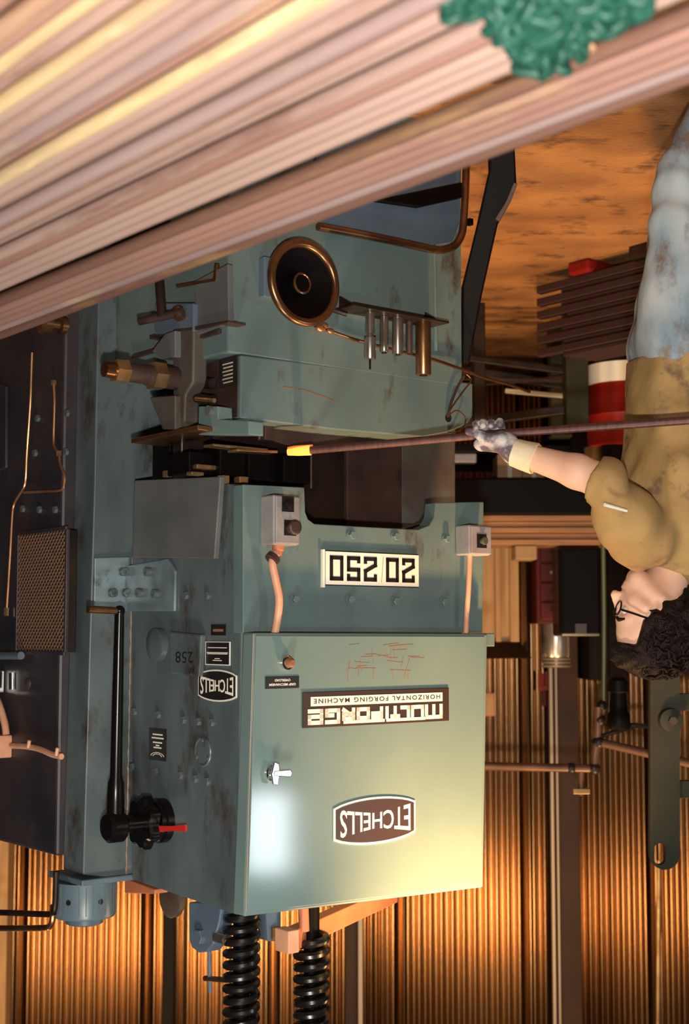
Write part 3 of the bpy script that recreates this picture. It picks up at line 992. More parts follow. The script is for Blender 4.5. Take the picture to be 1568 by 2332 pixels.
# grip mechanism overload label and lamp
lb, (cx, cz, w, h) = fplate('warning_label', 603, 1540, 680, 1568, YD - 0.0002, 0.002, 'signblack')
put_text('GRIP MECHANISM', (cx, YD - 0.0022, cz + h * 0.17), EX, EZ, NF, w * 0.78, h * 0.20, 'white', lb, 0.01)
put_text('OVERLOAD', (cx, YD - 0.0022, cz - h * 0.18), EX, EZ, NF, w * 0.46, h * 0.20, 'white', lb, 0.01)
p = F(650, 1509, YD)
il = B().lathe(p, NF, [(0.020, 0), (0.020, 0.012), (0.016, 0.014)], 20).done('indicator_lamp', 'chrome', MC)
B().lathe(p + NF * 0.014, NF, [(0.0135, 0), (0.0135, 0.012), (0.008, 0.02)], 18).done('lens', 'rustmark', il)

# chrome wing latch
p = F(618, 1760, YD)
lt = B().lathe(p, NF, [(0.022, 0), (0.022, 0.006), (0.012, 0.010), (0.012, 0.024)], 20).done('door_latch', 'chrome', MC)
B().prism([p + NF * 0.020 + Vector(q) for q in ((0.012, 0, 0.006), (-0.045, 0, 0.012), (-0.050, 0, 0.0), (-0.045, 0, -0.008), (0.012, 0, -0.008))], NF * 0.009).done('latch_wing', 'chrome', lt, 0.002)
B().prism([p + NF * 0.021 + Vector(q) for q in ((-0.002, 0, 0.032), (0.014, 0, 0.028), (0.020, 0, 0), (0.010, 0, -0.033), (-0.006, 0, -0.027), (-0.008, 0, 0))], NF * 0.007).done('latch_wing', 'chrome', lt, 0.002)

# rubbed rust marks on the door
b = B()
rr = random.Random(3)
for k in range(34):
    x = 785 + rr.random() * 150
    y = 1468 + rr.random() * 62
    if rr.random() < 0.55:
        q = [(x, y), (x + rr.uniform(-6, 6), y + rr.uniform(12, 34))]
    else:
        q = [(x, y), (x + rr.uniform(15, 48), y + rr.uniform(-5, 5))]
    P = [F(xx, yy, YD) for xx, yy in q]
    stroke(b, [(v.x, v.z) for v in P], 0.0007, YD - 0.0001, 0.0003)
o = b.done('rust_scratches', 'rustmark', MC)
o['kind'] = 'stuff'

# push button boxes and their conduits
def button_box(x0, xe, x1, y0, y1, buttons):
    a = F(x1, (y0 + y1) / 2, -0.07).x
    c = F(xe, (y0 + y1) / 2, -0.07).x
    z0, z1 = F((xe + x1) / 2, y0, -0.07).z, F((xe + x1) / 2, y1, -0.07).z
    o = B().box((a, -0.066, z0), (c, -0.001, z1)).done('push_button_box', 'alu', MC, 0.005)
    B().box((a + 0.003, -0.074, z0 + 0.003), (c - 0.003, -0.066, z1 - 0.003)).done('lid', 'alu', o, 0.003)
    for bx, by, m, r, hgt in buttons:
        q = F(bx, by, -0.074)
        B().box((q.x - 0.021, -0.0755, q.z - 0.022), (q.x + 0.021, -0.074, q.z + 0.022)).done('button_plate', 'signblack', o)
        B().lathe(q, NF, [(r * 0.7, 0), (r * 0.7, hgt * 0.6), (r, hgt * 0.65), (r, hgt * 0.9), (r * 0.8, hgt)], 20).done('button', m, o)
    return o
button_box(593, 624, 682, 1128, 1241, [(655, 1148, 'grease', 0.014, 0.012), (660, 1202, 'rustdark', 0.021, 0.03)])
button_box(1036, 1070, 1118, 1196, 1264, [(1096, 1232, 'pipegreen', 0.013, 0.018)])
cp = [F(634, 1242, -0.035), F(630, 1258, -0.035), F(620, 1280, -0.035), F(627, 1318, -0.04), F(635, 1362, -0.04), F(632, 1405, -0.035), F(625, 1446, -0.03)]
cd = B().tube(smooth_path(cp, 6), 0.0115, 14).done('conduit', 'conduit', MC)
B().lathe(F(634, 1240, -0.035), F(631, 1262, -0.035) - F(634, 1240, -0.035), [(0.017, 0), (0.017, 0.016), (0.014, 0.018), (0.014, 0.03)], 16).done('conduit_gland', 'orange', cd)
B().cyl(F(624, 1268, -0.035), F(617, 1276, -0.035), 0.021, 0.021, 18).done('lock_ring', 'rustdark', cd)
cp = [F(1069, 1262, -0.035), F(1068, 1290, -0.035), F(1066, 1340, -0.035), F(1062, 1400, -0.03), F(1060, 1446, -0.03)]
cd = B().tube(smooth_path(cp, 5), 0.0085, 14).done('conduit', 'conduit', MC)
B().lathe(F(1069, 1262, -0.035), -EZ, [(0.012, 0), (0.012, 0.018), (0.010, 0.02), (0.010, 0.032)], 16).done('conduit_gland', 'copper', cd)

# ---- side plate details
cov = sprism([(306, 1094), (501, 1085), (487, 1272), (302, 1270)], 0.024, 0.018).done('guard_cover', 'cover', MC, 0.003)
for (x, y) in ((308, 1620), (362, 1627), (419, 1639), (453, 1643), (484, 1645), (413, 1765), (446, 1773), (474, 1779), (302, 1746), (356, 1757), (425, 1356), (474, 1356)):
    share('bolt', HEXS, side, S(x, y, 0.0002), QS)
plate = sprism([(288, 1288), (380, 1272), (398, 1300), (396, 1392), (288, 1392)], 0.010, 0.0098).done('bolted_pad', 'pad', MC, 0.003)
for (x, y) in ((341, 1302), (358, 1352), (322, 1350)):
    share('bolt', CAPB, plate, S(x, y, 0.010), QS)
# small badge, plates
a, c, d, e = Srect(453, 1525, 540, 1598, 0.0)
badge(MC, (0.0003, (a + c) / 2, (d + e) / 2), EY, NS, c - a, e - d, 'signblack')
q, (cy, cz, w, h) = splate('data_plate', 468, 1461, 525, 1515, 0.0002, 0.002, 'white')
B().box((0.0022, cy - w * 0.46, cz - h * 0.46), (0.0028, cy + w * 0.46, cz + h * 0.46)).done('plate_field', 'signblack', q)
for k, (f0, hw) in enumerate(((0.30, 0.18), (0.22, 0.10), (0.02, 0.40), (-0.03, 0.42), (-0.24, 0.38))):
    B().box((0.0028, cy - w * hw, cz + h * f0 - h * 0.018), (0.0032, cy + w * hw, cz + h * f0 + h * 0.018)).done('print_line', 'white', q)
q, (cy, cz, w, h) = splate('small_plate', 481, 1422, 515, 1447, 0.0002, 0.002, 'signblack')
B().box((0.0022, cy - w * 0.34, cz - h * 0.08), (0.0026, cy + w * 0.34, cz + h * 0.16)).done('print_line', 'rustmark', q)
q, (cy, cz, w, h) = splate('instruction_plate', 340, 1659, 380, 1732, 0.0002, 0.002, 'signblack')
for k, (f0, hw) in enumerate(((0.10, 0.22), (0.03, 0.10), (-0.06, 0.26), (-0.20, 0.34), (-0.31, 0.28))):
    B().box((0.0022, cy - w * hw, cz + h * f0 - h * 0.022), (0.0026, cy + w * hw, cz + h * f0 + h * 0.022)).done('print_line', 'white', q)
b = B()
for R_ in (0.30, 0.20):
    b.tube([Vector((0.0026, cy + w * R_ * 1.25 * math.cos(t) , cz + h * 0.34 + h * 0.30 * R_ * math.sin(t) * -1.5 + 0.004)) for t in [math.pi * (0.05 + 0.9 * k / 10) for k in range(11)]], 0.0012, 6)
b.done('emblem', 'white', q)
# raised pad with a painted number, and round boss
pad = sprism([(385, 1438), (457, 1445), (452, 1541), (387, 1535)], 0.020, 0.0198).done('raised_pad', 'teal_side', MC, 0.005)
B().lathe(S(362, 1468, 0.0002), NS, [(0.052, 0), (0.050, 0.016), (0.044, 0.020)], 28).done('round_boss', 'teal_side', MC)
a, c, d, e = Srect(399, 1472, 441, 1535, 0.02)
put_text('258', (0.0203, (a + c) / 2, d + (e - d) * 0.40), EY, EZ, NS, (c - a) * 0.95, (e - d) * 0.40, 'signblack', pad, -0.008)
put_text('#', (0.0203, a + (c - a) * 0.1, d + (e - d) * 0.86), EY, EZ, NS, (c - a) * 0.30, (e - d) * 0.20, 'signblack', pad, -0.008)
pc = S(463, 1712, 0.0002)
rg2 = B().torus(pc + NS * 0.002, NS, 0.040, 0.004, 32, 8).done('cover_ring', 'teal_side', MC)
B().lathe(pc, NS, [(0.040, 0), (0.039, 0.003), (0.0, 0.0031)], 28, cap=False).done('cover_disc', 'teal_side', rg2)
for t in (0.5, 2.6, 4.7):
    share('screw', HEXS, rg2, pc + Vector((0.002, 0.033 * math.cos(t), 0.033 * math.sin(t))), QS, (0.4, 0.4, 0.5))

# ---- rear column with weld, mounting pad, top cap
col_pts = [(286, 2003), (189, 1992), (203, 1500), (215, 1100), (226, 560), (600, 560), (1036, 700), (1036, 1160), (900, 1200), (420, 1600), (330, 2003)]
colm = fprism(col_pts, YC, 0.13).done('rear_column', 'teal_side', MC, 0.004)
b = B()
pts = []
for k in range(60):
    t = k / 59
    q = F(300 - 14 * t + 0.4 * math.sin(k * 1.7), 1270 + (1995 - 1270) * t, YC)
    pts.append(Vector((q.x, YC - 0.004, q.z)))
b.tube(pts, 0.006, 6, radii=[0.0032 + 0.0014 * math.sin(k * 2.3) for k in range(60)])
b.done('weld_seam', 'palestrip', colm)  # pale material puts the bead's white glints into its colour
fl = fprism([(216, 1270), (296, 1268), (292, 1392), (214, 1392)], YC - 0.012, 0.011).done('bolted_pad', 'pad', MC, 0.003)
for (x, y) in ((279, 1302), (254, 1350), (286, 1350)):
    share('bolt', CAPB, fl, F(x, y, YC - 0.012), QF)
# cap plate and ribbed cylinder cap above the column
zc0 = F(240, 1996, YC).z
q = F(222, 1996, YC + 0.02)
ctr = Vector((q.x, YC + 0.10, zc0))
wc = 0.105
B().box((ctr.x - 0.115, YC - 0.02, zc0), (ctr.x + 0.075, YC + 0.20, zc0 + 0.018)).done('cap_plate', 'collar', MC, 0.003)
zc1 = F(209, 2096, YC + 0.02).z
rc = 70 / FPX * 4.5
cyl = B().lathe((ctr.x, ctr.y, zc0 + 0.022), EZ, [(rc, 0), (rc, zc1 - zc0 - 0.03), (rc * 0.95, zc1 - zc0 - 0.022)], 40).done('cylinder_cap', 'collar', MC)
B().lathe((ctr.x, ctr.y, zc1 - 0.001), EZ, [(rc * 0.62, 0), (rc * 0.60, 0.022), (rc * 0.5, 0.026)], 32).done('cap_boss', 'bluepaint', cyl)
fwd = (Vector((CAML.x, CAML.y, 0)) - Vector((ctr.x, ctr.y, 0))).normalized()
lat = Vector((-fwd.y, fwd.x, 0))
for sgn in (-1, 1):
    dv = (fwd * 0.86 + lat * 0.5 * sgn).normalized()
    h0 = Vector((ctr.x, ctr.y, (zc0 + zc1) / 2 + 0.01)) + dv * (rc - 0.004)
    B().cyl(h0, h0 + dv * 0.0048, 0.0085, 0.0085, 14).done('spanner_hole', 'signblack', cyl)
for k in range(28):
    t = 2 * math.pi * k / 28
    dv = Vector((math.cos(t), math.sin(t), 0))
    if dv.dot(fwd) > 0.1:
        h0 = Vector((ctr.x, ctr.y, zc0 + 0.03)) + dv * rc
        B().cyl(h0, h0 + EZ * (zc1 - zc0 - 0.045), 0.0016, 0.0016, 6).done('flute', 'collar', cyl)

# ---- lever with star knob
pv = S(372, 1868, 0.0)
lv = B().lathe(pv, NS, [(0.066, 0.0), (0.066, 0.022), (0.060, 0.026), (0.060, 0.040), (0.03, 0.045)], 32).done('lever_hub', 'black', MC)
b = B()
n = 96
prof = []
for hgt, rs in ((0.050, 0.90), (0.056, 1.0), (0.078, 1.0), (0.086, 0.9)):
    prof.append([b.bm.verts.new(pv + Vector((hgt, (0.074 + 0.007 * math.cos(7 * 2 * math.pi * k / n)) * rs * math.cos(2 * math.pi * k / n), (0.074 + 0.007 * math.cos(7 * 2 * math.pi * k / n)) * rs * math.sin(2 * math.pi * k / n)))) for k in range(n)])
for A, D_ in zip(prof, prof[1:]):
    for k in range(n):
        b.bm.faces.new((A[k], A[(k + 1) % n], D_[(k + 1) % n], D_[k]))
b.bm.faces.new(prof[0][::-1])
b.bm.faces.new(prof[-1])
b.done('star_knob', 'black', lv)
B().cyl(pv + NS * 0.03, pv + NS * 0.155, 0.026, 0.026, 20).done('lever_shaft', 'black', lv)
LX = 0.165
hb = S(249, 1880, LX)
hb = Vector((LX, pv.y, hb.z))
B().lathe(hb - NS * 0.025, NS, [(0.040, 0), (0.046, 0.006), (0.046, 0.045), (0.036, 0.055), (0.02, 0.057)], 24).done('lever_boss', 'black', lv)
e1 = S(237, 1392, LX)
e1 = Vector((LX, pv.y - 0.01, e1.z))
dz = e1 - hb
arm = B().tube([hb, hb + dz * 0.12, hb + dz * 0.20, hb + dz * 0.23, hb + dz * 0.6, e1], 0.02, 16, radii=[0.027, 0.026, 0.024, 0.018, 0.0165, 0.014]).done('lever_arm', 'black', lv)
B().ball(e1, 0.0165, 14, 10).done('arm_end', 'black', arm)
B().cyl(e1 + EZ * -0.0, e1 + Vector((0.105, 0.0, -0.004)), 0.0105, 0.0115, 16).done('crank_handle', 'bronze', lv)
B().prism([S(354, 1880, 0.052), S(392, 1881, 0.052), S(425, 1878, 0.052), S(426, 1893, 0.052), S(395, 1892, 0.052), S(354, 1896, 0.052)], NS * 0.006).done('red_tag', 'red', lv)

# ---- housing on the right with mesh guard and oil lines
HX = 0.165
hy0 = YC + 0.13
h_top0 = S(128, 1950, HX)
h_top1 = S(0, 1902, HX)
hous = B().hexa([(-0.6, hy0, 0), (HX, hy0, 0), (HX, hy0 + 1.5, 0), (-0.6, hy0 + 1.5, 0)],
                [(-0.6, hy0, h_top0.z), (HX, hy0, h_top0.z), (HX, hy0 + 1.5, h_top0.z), (-0.6, hy0 + 1.5, h_top0.z)]).done('gear_housing', 'housing', MC, 0.01)
g = B()
gy0, gy1, gz0, gz1 = S(156, 1350, HX).y, S(46, 1350, HX).y, S(100, 1212, HX).z, S(100, 1484, HX).z
gu = B().box((HX - 0.03, gy0, gz0), (HX + 0.004, gy1, gz1)).done('mesh_recess', 'grease', MC, 0.004)
b = B()
st_ = 0.021
wdt = gy1 - gy0
hgt = gz1 - gz0
k = -int(hgt / st_) - 1
X = HX + 0.010
i = 0
c0 = gy0 - hgt
while c0 < gy1:
    for sgn in (1, -1):
        # line z - gz0 = (y - c0) for sgn 1, mirrored for sgn -1
        ya, yb = max(gy0, c0), min(gy1, c0 + hgt)
        if yb > ya + 0.004:
            za, zb2 = gz0 + ya - c0, gz0 + yb - c0
            if sgn < 0:
                za, zb2 = gz1 - (za - gz0), gz1 - (zb2 - gz0)
            b.cyl((X, ya, za), (X, yb, zb2), 0.0024, 0.0024, 5)
    c0 += st_
o = b.done('wire_mesh', 'mesh', gu)
o['kind'] = 'stuff'
for (ya, yb, za, zb2) in ((gy0 - 0.008, gy0 + 0.004, gz0, gz1), (gy1 - 0.004, gy1 + 0.01, gz0, gz1), (gy0, gy1, gz0 - 0.01, gz0 + 0.003), (gy0, gy1, gz1 - 0.003, gz1 + 0.01)):
    B().box((HX + 0.002, ya, za), (HX + 0.014, yb, zb2)).done('guard_frame', 'housing', gu, 0.002)
l1 = [(73, 803), (71, 860), (69, 918), (61, 1033), (57, 1101), (43, 1128), (31, 1151), (27, 1186), (23, 1262), (15, 1392)]
o1 = B().tube(smooth_path([S(x, y, HX + 0.014) for x, y in l1], 4), 0.0042, 8).done('oil_line', 'copper', MC)
B().cyl(S(15, 1384, HX + 0.014), S(14, 1402, HX + 0.014), 0.009, 0.009, 6).done('pipe_nut', 'brass', o1)
l2 = [(122, 872), (124, 914), (122, 1002), (126, 1020), (134, 1033), (137, 1056), (146, 1080), (146, 1100), (138, 1116), (100, 1119), (54, 1122)]
o2 = B().tube(smooth_path([S(x, y, HX + 0.014) for x, y in l2], 4), 0.0042, 8).done('oil_line', 'copper', MC)
for (x, y) in ((122, 872), (134, 1033)):
    B().cyl(S(x, y - 6, HX + 0.012), S(x, y + 6, HX + 0.012), 0.009, 0.009, 6).done('pipe_nut', 'brass', o2)
for (x, y) in ((88, 953), (155, 941), (82, 1032), (153, 1029), (92, 1161), (128, 1161), (54, 1159)):
    share('bolt', HEXS, hous, S(x, y, HX), QS)
rl = S(148, 742, HX)
ko = B().lathe(rl, NS, [(0.030, 0), (0.030, 0.02), (0.018, 0.025), (0.018, 0.05), (0.034, 0.056), (0.036, 0.08), (0.026, 0.09)], 24).done('roller_knob', 'bronze', MC)
# blue cover plate on the housing edge
B().hexa([S(20, 880, HX), S(0, 870, HX), S(0, 1075, HX), S(20, 1065, HX)], [p + NS * 0.012 for p in (S(20, 880, HX), S(0, 870, HX), S(0, 1075, HX), S(20, 1065, HX))]).done('side_cover', 'housing', MC, 0.004)
jb = S(14, 1697, HX)
jo = B().box((HX, S(28, 1697, HX).y, S(14, 1672, HX).z), (HX + 0.05, S(-30, 1697, HX).y, S(14, 1723, HX).z)).done('junction_box', 'conduit', MC, 0.004)
B().tube(smooth_path([S(x, y, HX + 0.02) for x, y in ((26, 1698), (60, 1700), (90, 1706), (118, 1718), (140, 1723))], 4), 0.0095, 10).done('conduit', 'conduit', jo)
for (x, y, y2) in ((64, 1702, 1686), (128, 1720, 1703)):
    B().cyl(S(x, y, HX + 0.03), S(x + 3, y2, HX + 0.03), 0.006, 0.006, 8).done('clip', 'conduit', jo)
B().tube(smooth_path([S(x, y, HX + 0.03) for x, y in ((14, 1672), (10, 1645), (-4, 1600), (-20, 1570))], 4), 0.012, 10).done('conduit', 'conduit', jo)
vv = B().cyl(S(48, 1493, HX + 0.03), S(-20, 1493, HX + 0.03), 0.013, 0.013, 14).done('valve_spindle', 'bluepaint', MC)
vb = B().box((HX, S(12, 1550, HX).y, S(0, 1524, HX).z), (HX + 0.05, S(-30, 1550, HX).y, S(0, 1576, HX).z)).done('chrome_valve', 'chrome', MC, 0.006)
B().cyl(S(28, 1532, HX + 0.02), S(28, 1570, HX + 0.02), 0.012, 0.012, 12).done('valve_nut', 'chrome', vb)
B().lathe(S(64, 1556, HX), NS, [(0.020, 0), (0.016, 0.006), (0.006, 0.010), (0.001, 0.011)], 20).done('domed_plug', 'housing', MC)

# bent pipes beside the column top
PX = HX + 0.02
B().tube(smooth_path([S(-40, 2077, PX), S(30, 2079, PX), S(112, 2082, PX), S(122, 2076, PX), S(126, 2050, PX), S(128, 1985, PX)], 5), 0.0095, 10).done('guard_rail', 'grease', MC)
B().tube(smooth_path([S(-40, 2114, PX), S(30, 2114, PX), S(100, 2113, PX), S(114, 2108, PX), S(120, 2090, PX), S(121, 2060, PX)], 5), 0.0095, 10).done('guard_rail', 'bronze', MC)

# ---- springs, brackets on top
def spring(cx_px, y0, y1, my, r_px):
    a = F(cx_px, y0, my)
    t = F(cx_px, y1, my)
    dpt = (MMAT @ a).y
    R_ = r_px / FPX * dpt
    pitch = 25.5 / FPX * dpt
    turns = (t.z - a.z) / pitch
    n = int(turns * 20)
    wire = pitch * 0.38
    pts = [Vector((a.x + (R_ - wire) * math.cos(2 * math.pi * k / 20), a.y + (R_ - wire) * math.sin(2 * math.pi * k / 20), a.z + pitch * k / 20)) for k in range(n)]
    o = B().tube(pts, wire, 8).done('coil_spring', 'rubber', MC)
    B().cyl((a.x, a.y, a.z - 0.12), (a.x, a.y, t.z + 0.1), (R_ - 2 * wire) * 0.8, None, 14).done('spring_rod', 'blackmatt', o)
    return a
spring(550, 2062, 2420, 0.16, 43)
spring(709, 2120, 2430, 0.16, 42)
# lug with pivot bolt
lp = [(429, 2055), (505, 2055), (498, 2100), (484, 2150), (470, 2168), (452, 2170), (436, 2158), (430, 2140)]
lg = B().prism([S(x, y, -0.05) for x, y in lp], (-0.05, 0, 0)).done('pivot_lug', 'bluepaint', MC, 0.004)
B().lathe(S(459, 2132, -0.05), NS, [(0.022, 0), (0.022, 0.014), (0.02, 0.016)], 6).done('pivot_bolt', 'bluepaint', lg)
B().cyl(S(493, 2133, -0.06), S(516, 2140, -0.06), 0.016, 0.016, 12).done('pivot_pin', 'steel', lg)
B().tube([S(476, 2150, -0.1), S(478, 2260, -0.1)], 0.006, 8).done('guide_rod', 'bluepaint', lg)
B().tube([S(466, 2228, -0.1), S(520, 2232, -0.1)], 0.008, 8).done('guide_bar', 'bronze', lg)
# grey disc behind the edge
B().lathe(S(386, 2045, -0.22), NS, [(0.062, -0.02), (0.064, 0.0), (0.058, 0.004)], 32).done('pulley', 'rustplate', MC)
# red oxide arms
B().hexa([S(283, 2000, -0.1), S(352, 2026, -0.1), S(352, 2036, -0.1), S(283, 2034, -0.1)], [p - NS * 0.05 for p in (S(283, 2000, -0.1), S(352, 2026, -0.1), S(352, 2036, -0.1), S(283, 2034, -0.1))]).done('small_arm', 'orange', MC, 0.003)
YA = 0.12
p0, p1 = F(672, 2142, YA), F(905, 2035, 0.5)
dv = (p1 - p0).normalized()
arm = B()
h2 = 0.030
wv = Vector((0, 0.05, 0))
arm.hexa([p0 + EZ * h2, p0 - EZ * h2, p0 - EZ * h2 + wv, p0 + EZ * h2 + wv], [p1 + EZ * h2, p1 - EZ * h2, p1 - EZ * h2 + wv, p1 + EZ * h2 + wv])
ao = arm.done('red_oxide_arm', 'orange', MC, 0.003)
B().box((p0.x - 0.006, p0.y - 0.012, p0.z - 0.033), (p0.x + 0.034, p0.y + 0.056, p0.z + 0.033)).done('end_block', 'conduit', ao, 0.003)
B().tube([F(690, 2060, YA + 0.02), F(692, 2120, YA + 0.02)], 0.016, 14).done('red_pipe', 'orange', ao)
B().tube([F(716, 2060, YA + 0.1), F(716, 2112, YA + 0.1)], 0.012, 14).done('blue_post', 'teal', ao)
lg2 = B().prism([F(x, y, 0.2) for x, y in ((604, 2060), (640, 2060), (640, 2120), (628, 2144), (610, 2144))], (0, 0.05, 0)).done('pivot_lug', 'bluepaint', MC, 0.004)
B().cyl(F(622, 2112, 0.195), F(622, 2138, 0.195), 0.008, 0.008, 8).done('pivot_pin', 'brass', lg2)

# ---- die gap
zg0, zg1 = F(548, 951, 0).z, apr_z
gx0, gx1 = F(1036, 1060, 0.0).x, 0.0
B().box((F(1030, 1100, 0.3).x, 0.30, zg0 - 0.05), (0.02, 0.36, apr_z + 0.16)).done('die_backing', 'grease', MC)
B().prism([F(x, y, 0.29) for x, y in ((915, 1005), (1036, 985), (1036, 1170), (915, 1205))], (0, 0.02, 0)).done('frame_cheek', 'rustplate', MC, 0.003)
B().prism([F(x, y, 0.285) for x, y in ((790, 1005), (915, 1005), (915, 1205), (790, 1205))], (0, 0.02, 0)).done('frame_cheek', 'rustdark', MC, 0.003)
B().prism([F(x, y, 0.10) for x, y in ((705, 1030), (985, 1000), (985, 940), (560, 920), (560, 985))], (0, 0.18, 0)).done('lower_die_bed', 'rustdark', MC, 0.004)
for (x0, y0, x1, y1, my, th, m) in ((565, 1030, 640, 1095, 0.16, 0.1, 'blackmatt'), (500, 1022, 560, 1085, 0.14, 0.1, 'blackmatt'), (430, 1030, 498, 1080, 0.18, 0.12, 'blackmatt'),
                                    (645, 1038, 705, 1100, 0.12, 0.1, 'blackmatt'), (385, 1002, 425, 1095, 0.42, 0.1, 'blackmatt')):
    a, c, d, e = Frect(x0, y0, x1, y1, my)
    B().box((a, my, d), (c, my + th, e)).done('die_block', m, MC, 0.004)
for (x0, y0, x1, y1, my) in ((381, 1071, 405, 1086, 0.36), (436, 1074, 465, 1082, 0.15), (506, 1082, 523, 1101, 0.10), (545, 1085, 566, 1101, 0.10), (448, 1058, 494, 1069, 0.16)):
    a, c, d, e = Frect(x0, y0, x1, y1, my)
    B().box((a, my, d), (c, my + 0.03, e)).done('lit_gap_block', 'brass', MC, 0.003)  # brass blocks stand in for lit wall glimpsed through the gaps
for (x, y0, y1, my, r) in ((414, 996, 1086, 0.30, 0.004), (708, 1038, 1112, 0.08, 0.0035), (590, 956, 1001, 0.05, 0.003)):
    B().cyl(F(x, y0, my), F(x, y1, my), r, r, 8).done('guide_pin', 'steel', MC)
# brass strips put in for the yellow-lit streaks along edges in the gap
for (x0, x1, y0, y1, my, th) in ((390, 475, 983, 992, 0.20, 0.008), (485, 610, 1010, 1022, 0.08, 0.007), (540, 632, 1022, 1026, 0.06, 0.004)):
    B().prism([F(x0, y0, my), F(x1, y1, my - 0.0), F(x1, y1 + 6, my), F(x0, y0 + 5, my)], (0, 0.05, 0)).done('lit_edge_strip', 'brass', MC, 0.001)
a, c, d, e = Frect(603, 958, 622, 1002, 0.06)
B().box((a, 0.06, d), (c, 0.1, e)).done('die_key', 'rustdark', MC, 0.002)

# ---- lower block and base
blk = [(548, 808), (1076, 873), (1076, 947), (1066, 962), (1048, 973), (1018, 985), (962, 995), (760, 978), (546, 952)]
lb_ = fprism(blk, -0.012, 0.30).done('lower_bed_block', 'teal_worn', MC, 0.004)
bx0, bx1 = F(1050, 700, -0.012).x, F(519, 760, -0.012).x
zb0 = F(548, 806, -0.012).z
base = B().box((bx0, -0.012, 0.0), (bx1, 0.62, zb0)).done('machine_base', 'teal_worn', MC, 0.006)
B().box((bx0, -0.0125, 0), (bx1 - 0.002, 0.0, zb0 - 0.002)).done('base_front_panel', 'teal_worn', MC, 0.002)
# raised vertical bead on the base front
B().tube([F(988, 560, -0.014), F(992, 800, -0.014)], 0.006, 8).done('weld_bead', 'teal', base)
b = B()
P = [F(x, y, -0.012) for x, y in ((645, 882), (680, 886), (720, 898), (758, 913))]
stroke(b, [(v.x, v.z) for v in P], 0.0016, -0.0122, 0.0006)
b.done('rust_streak', 'rustmark', lb_)
# hole with a twist of wire
hp_ = F(1020, 952, -0.012)
B().lathe(hp_, NF, [(0.0135, 0.0), (0.0135, 0.0008), (0.0, 0.0008)], 20, cap=False).done('wire_hole', 'signblack', lb_)
w1 = smooth_path([F(1020, 950, -0.016), F(1026, 920, -0.022), F(1040, 885, -0.025), F(1056, 856, -0.03)], 5)
B().tube(w1, 0.0045, 8).done('wire_hook', 'rustdark', lb_)
w2 = smooth_path([F(1016, 948, -0.016), F(1030, 925, -0.03), F(1055, 890, -0.03), F(1072, 866, -0.02), F(1062, 852, -0.02)], 5)
B().tube(w2, 0.0026, 8).done('wire_hook', 'bronze', lb_)
w3 = smooth_path([F(1022, 945, -0.016), F(1040, 935, -0.03), F(1058, 950, -0.03), F(1056, 970, -0.03), F(1035, 985, -0.02), F(1020, 984, -0.016)], 5)
B().tube(w3, 0.0022, 8).done('wire_hook', 'bronze', lb_)
# data plate on the dark end of the block
dk = lambda x, y, mx=0.012: S(x, y, mx)
ex_ = F(546, 880, -0.012).x
B().box((ex_ - 0.1, 0.0, F(546, 812, 0).z), (ex_ + 0.001, 0.29, F(546, 950, 0).z)).done('block_end', 'rustdark', MC, 0.002)
a, c, d, e = Srect(500, 815, 541, 880, ex_ + 0.001)
dpq = B().box((ex_ + 0.001, a, d), (ex_ + 0.004, c, e)).done('data_plate', 'signblack', MC, 0.001)
for k in range(6):
    z = d + (e - d) * (0.18 + 0.13 * k)
    B().box((ex_ + 0.004, a + (c - a) * 0.22, z), (ex_ + 0.0044, c - (c - a) * (0.2 + 0.05 * (k % 2)), z + (e - d) * 0.05)).done('print_line', 'offwhite', dpq)

# hand wheel
wc_ = F(682, 647, -0.10)
RW = 92 / FPX * (MMAT @ wc_).y
hw = B().torus(wc_ + NF * 0.02, NF, RW, 0.0125, 48, 14).done('hand_wheel', 'bronze', MC)
B().lathe(wc_, NF, [(0.03, -0.07), (RW * 0.55, -0.03), (RW, 0.01), (RW, 0.018), (RW * 0.9, 0.014), (RW * 0.45, -0.012), (0.034, -0.016), (0.032, 0.010), (0.024, 0.014), (0.012, 0.014)], 40).done('wheel_dish', 'blackmatt', hw)
B().torus(wc_ + NF * 0.012, NF, 0.028, 0.004, 24, 8).done('hub_ring', 'bronze', hw)
B().cyl(wc_ - NF * 0.06, wc_ - NF * 0.09, 0.03, 0.03, 20).done('wheel_shaft', 'grease', hw)
a, c, d, e = Frect(588, 592, 640, 684, -0.012)
B().box((a, -0.04, d), (c, -0.0125, e)).done('wheel_bracket', 'bluepaint', MC, 0.004)
# shelf for punches
ze = F(890, 722, -0.06).z
sa, sb = F(1000, 722, -0.06).x, F(782, 722, -0.06).x
shelf = B().box((sa, -0.105, ze - 0.007), (sb, -0.013, ze)).done('tool_shelf', 'grease', MC, 0.002)
B().prism([Vector((sb - 0.02, -0.013, ze - 0.007)), Vector((sb - 0.02, -0.085, ze - 0.007)), Vector((sb - 0.02, -0.013, ze - 0.05))], (-0.006, 0, 0)).done('shelf_bracket', 'grease', shelf)
B().prism([Vector((sa + 0.02, -0.013, ze - 0.007)), Vector((sa + 0.02, -0.085, ze - 0.007)), Vector((sa + 0.02, -0.013, ze - 0.05))], (-0.006, 0, 0)).done('shelf_bracket', 'grease', shelf)
B().tube([F(790, 716, -0.05), F(762, 707, -0.03), F(748, 703, -0.015)], 0.008, 8).done('shelf_arm', 'grease', shelf)

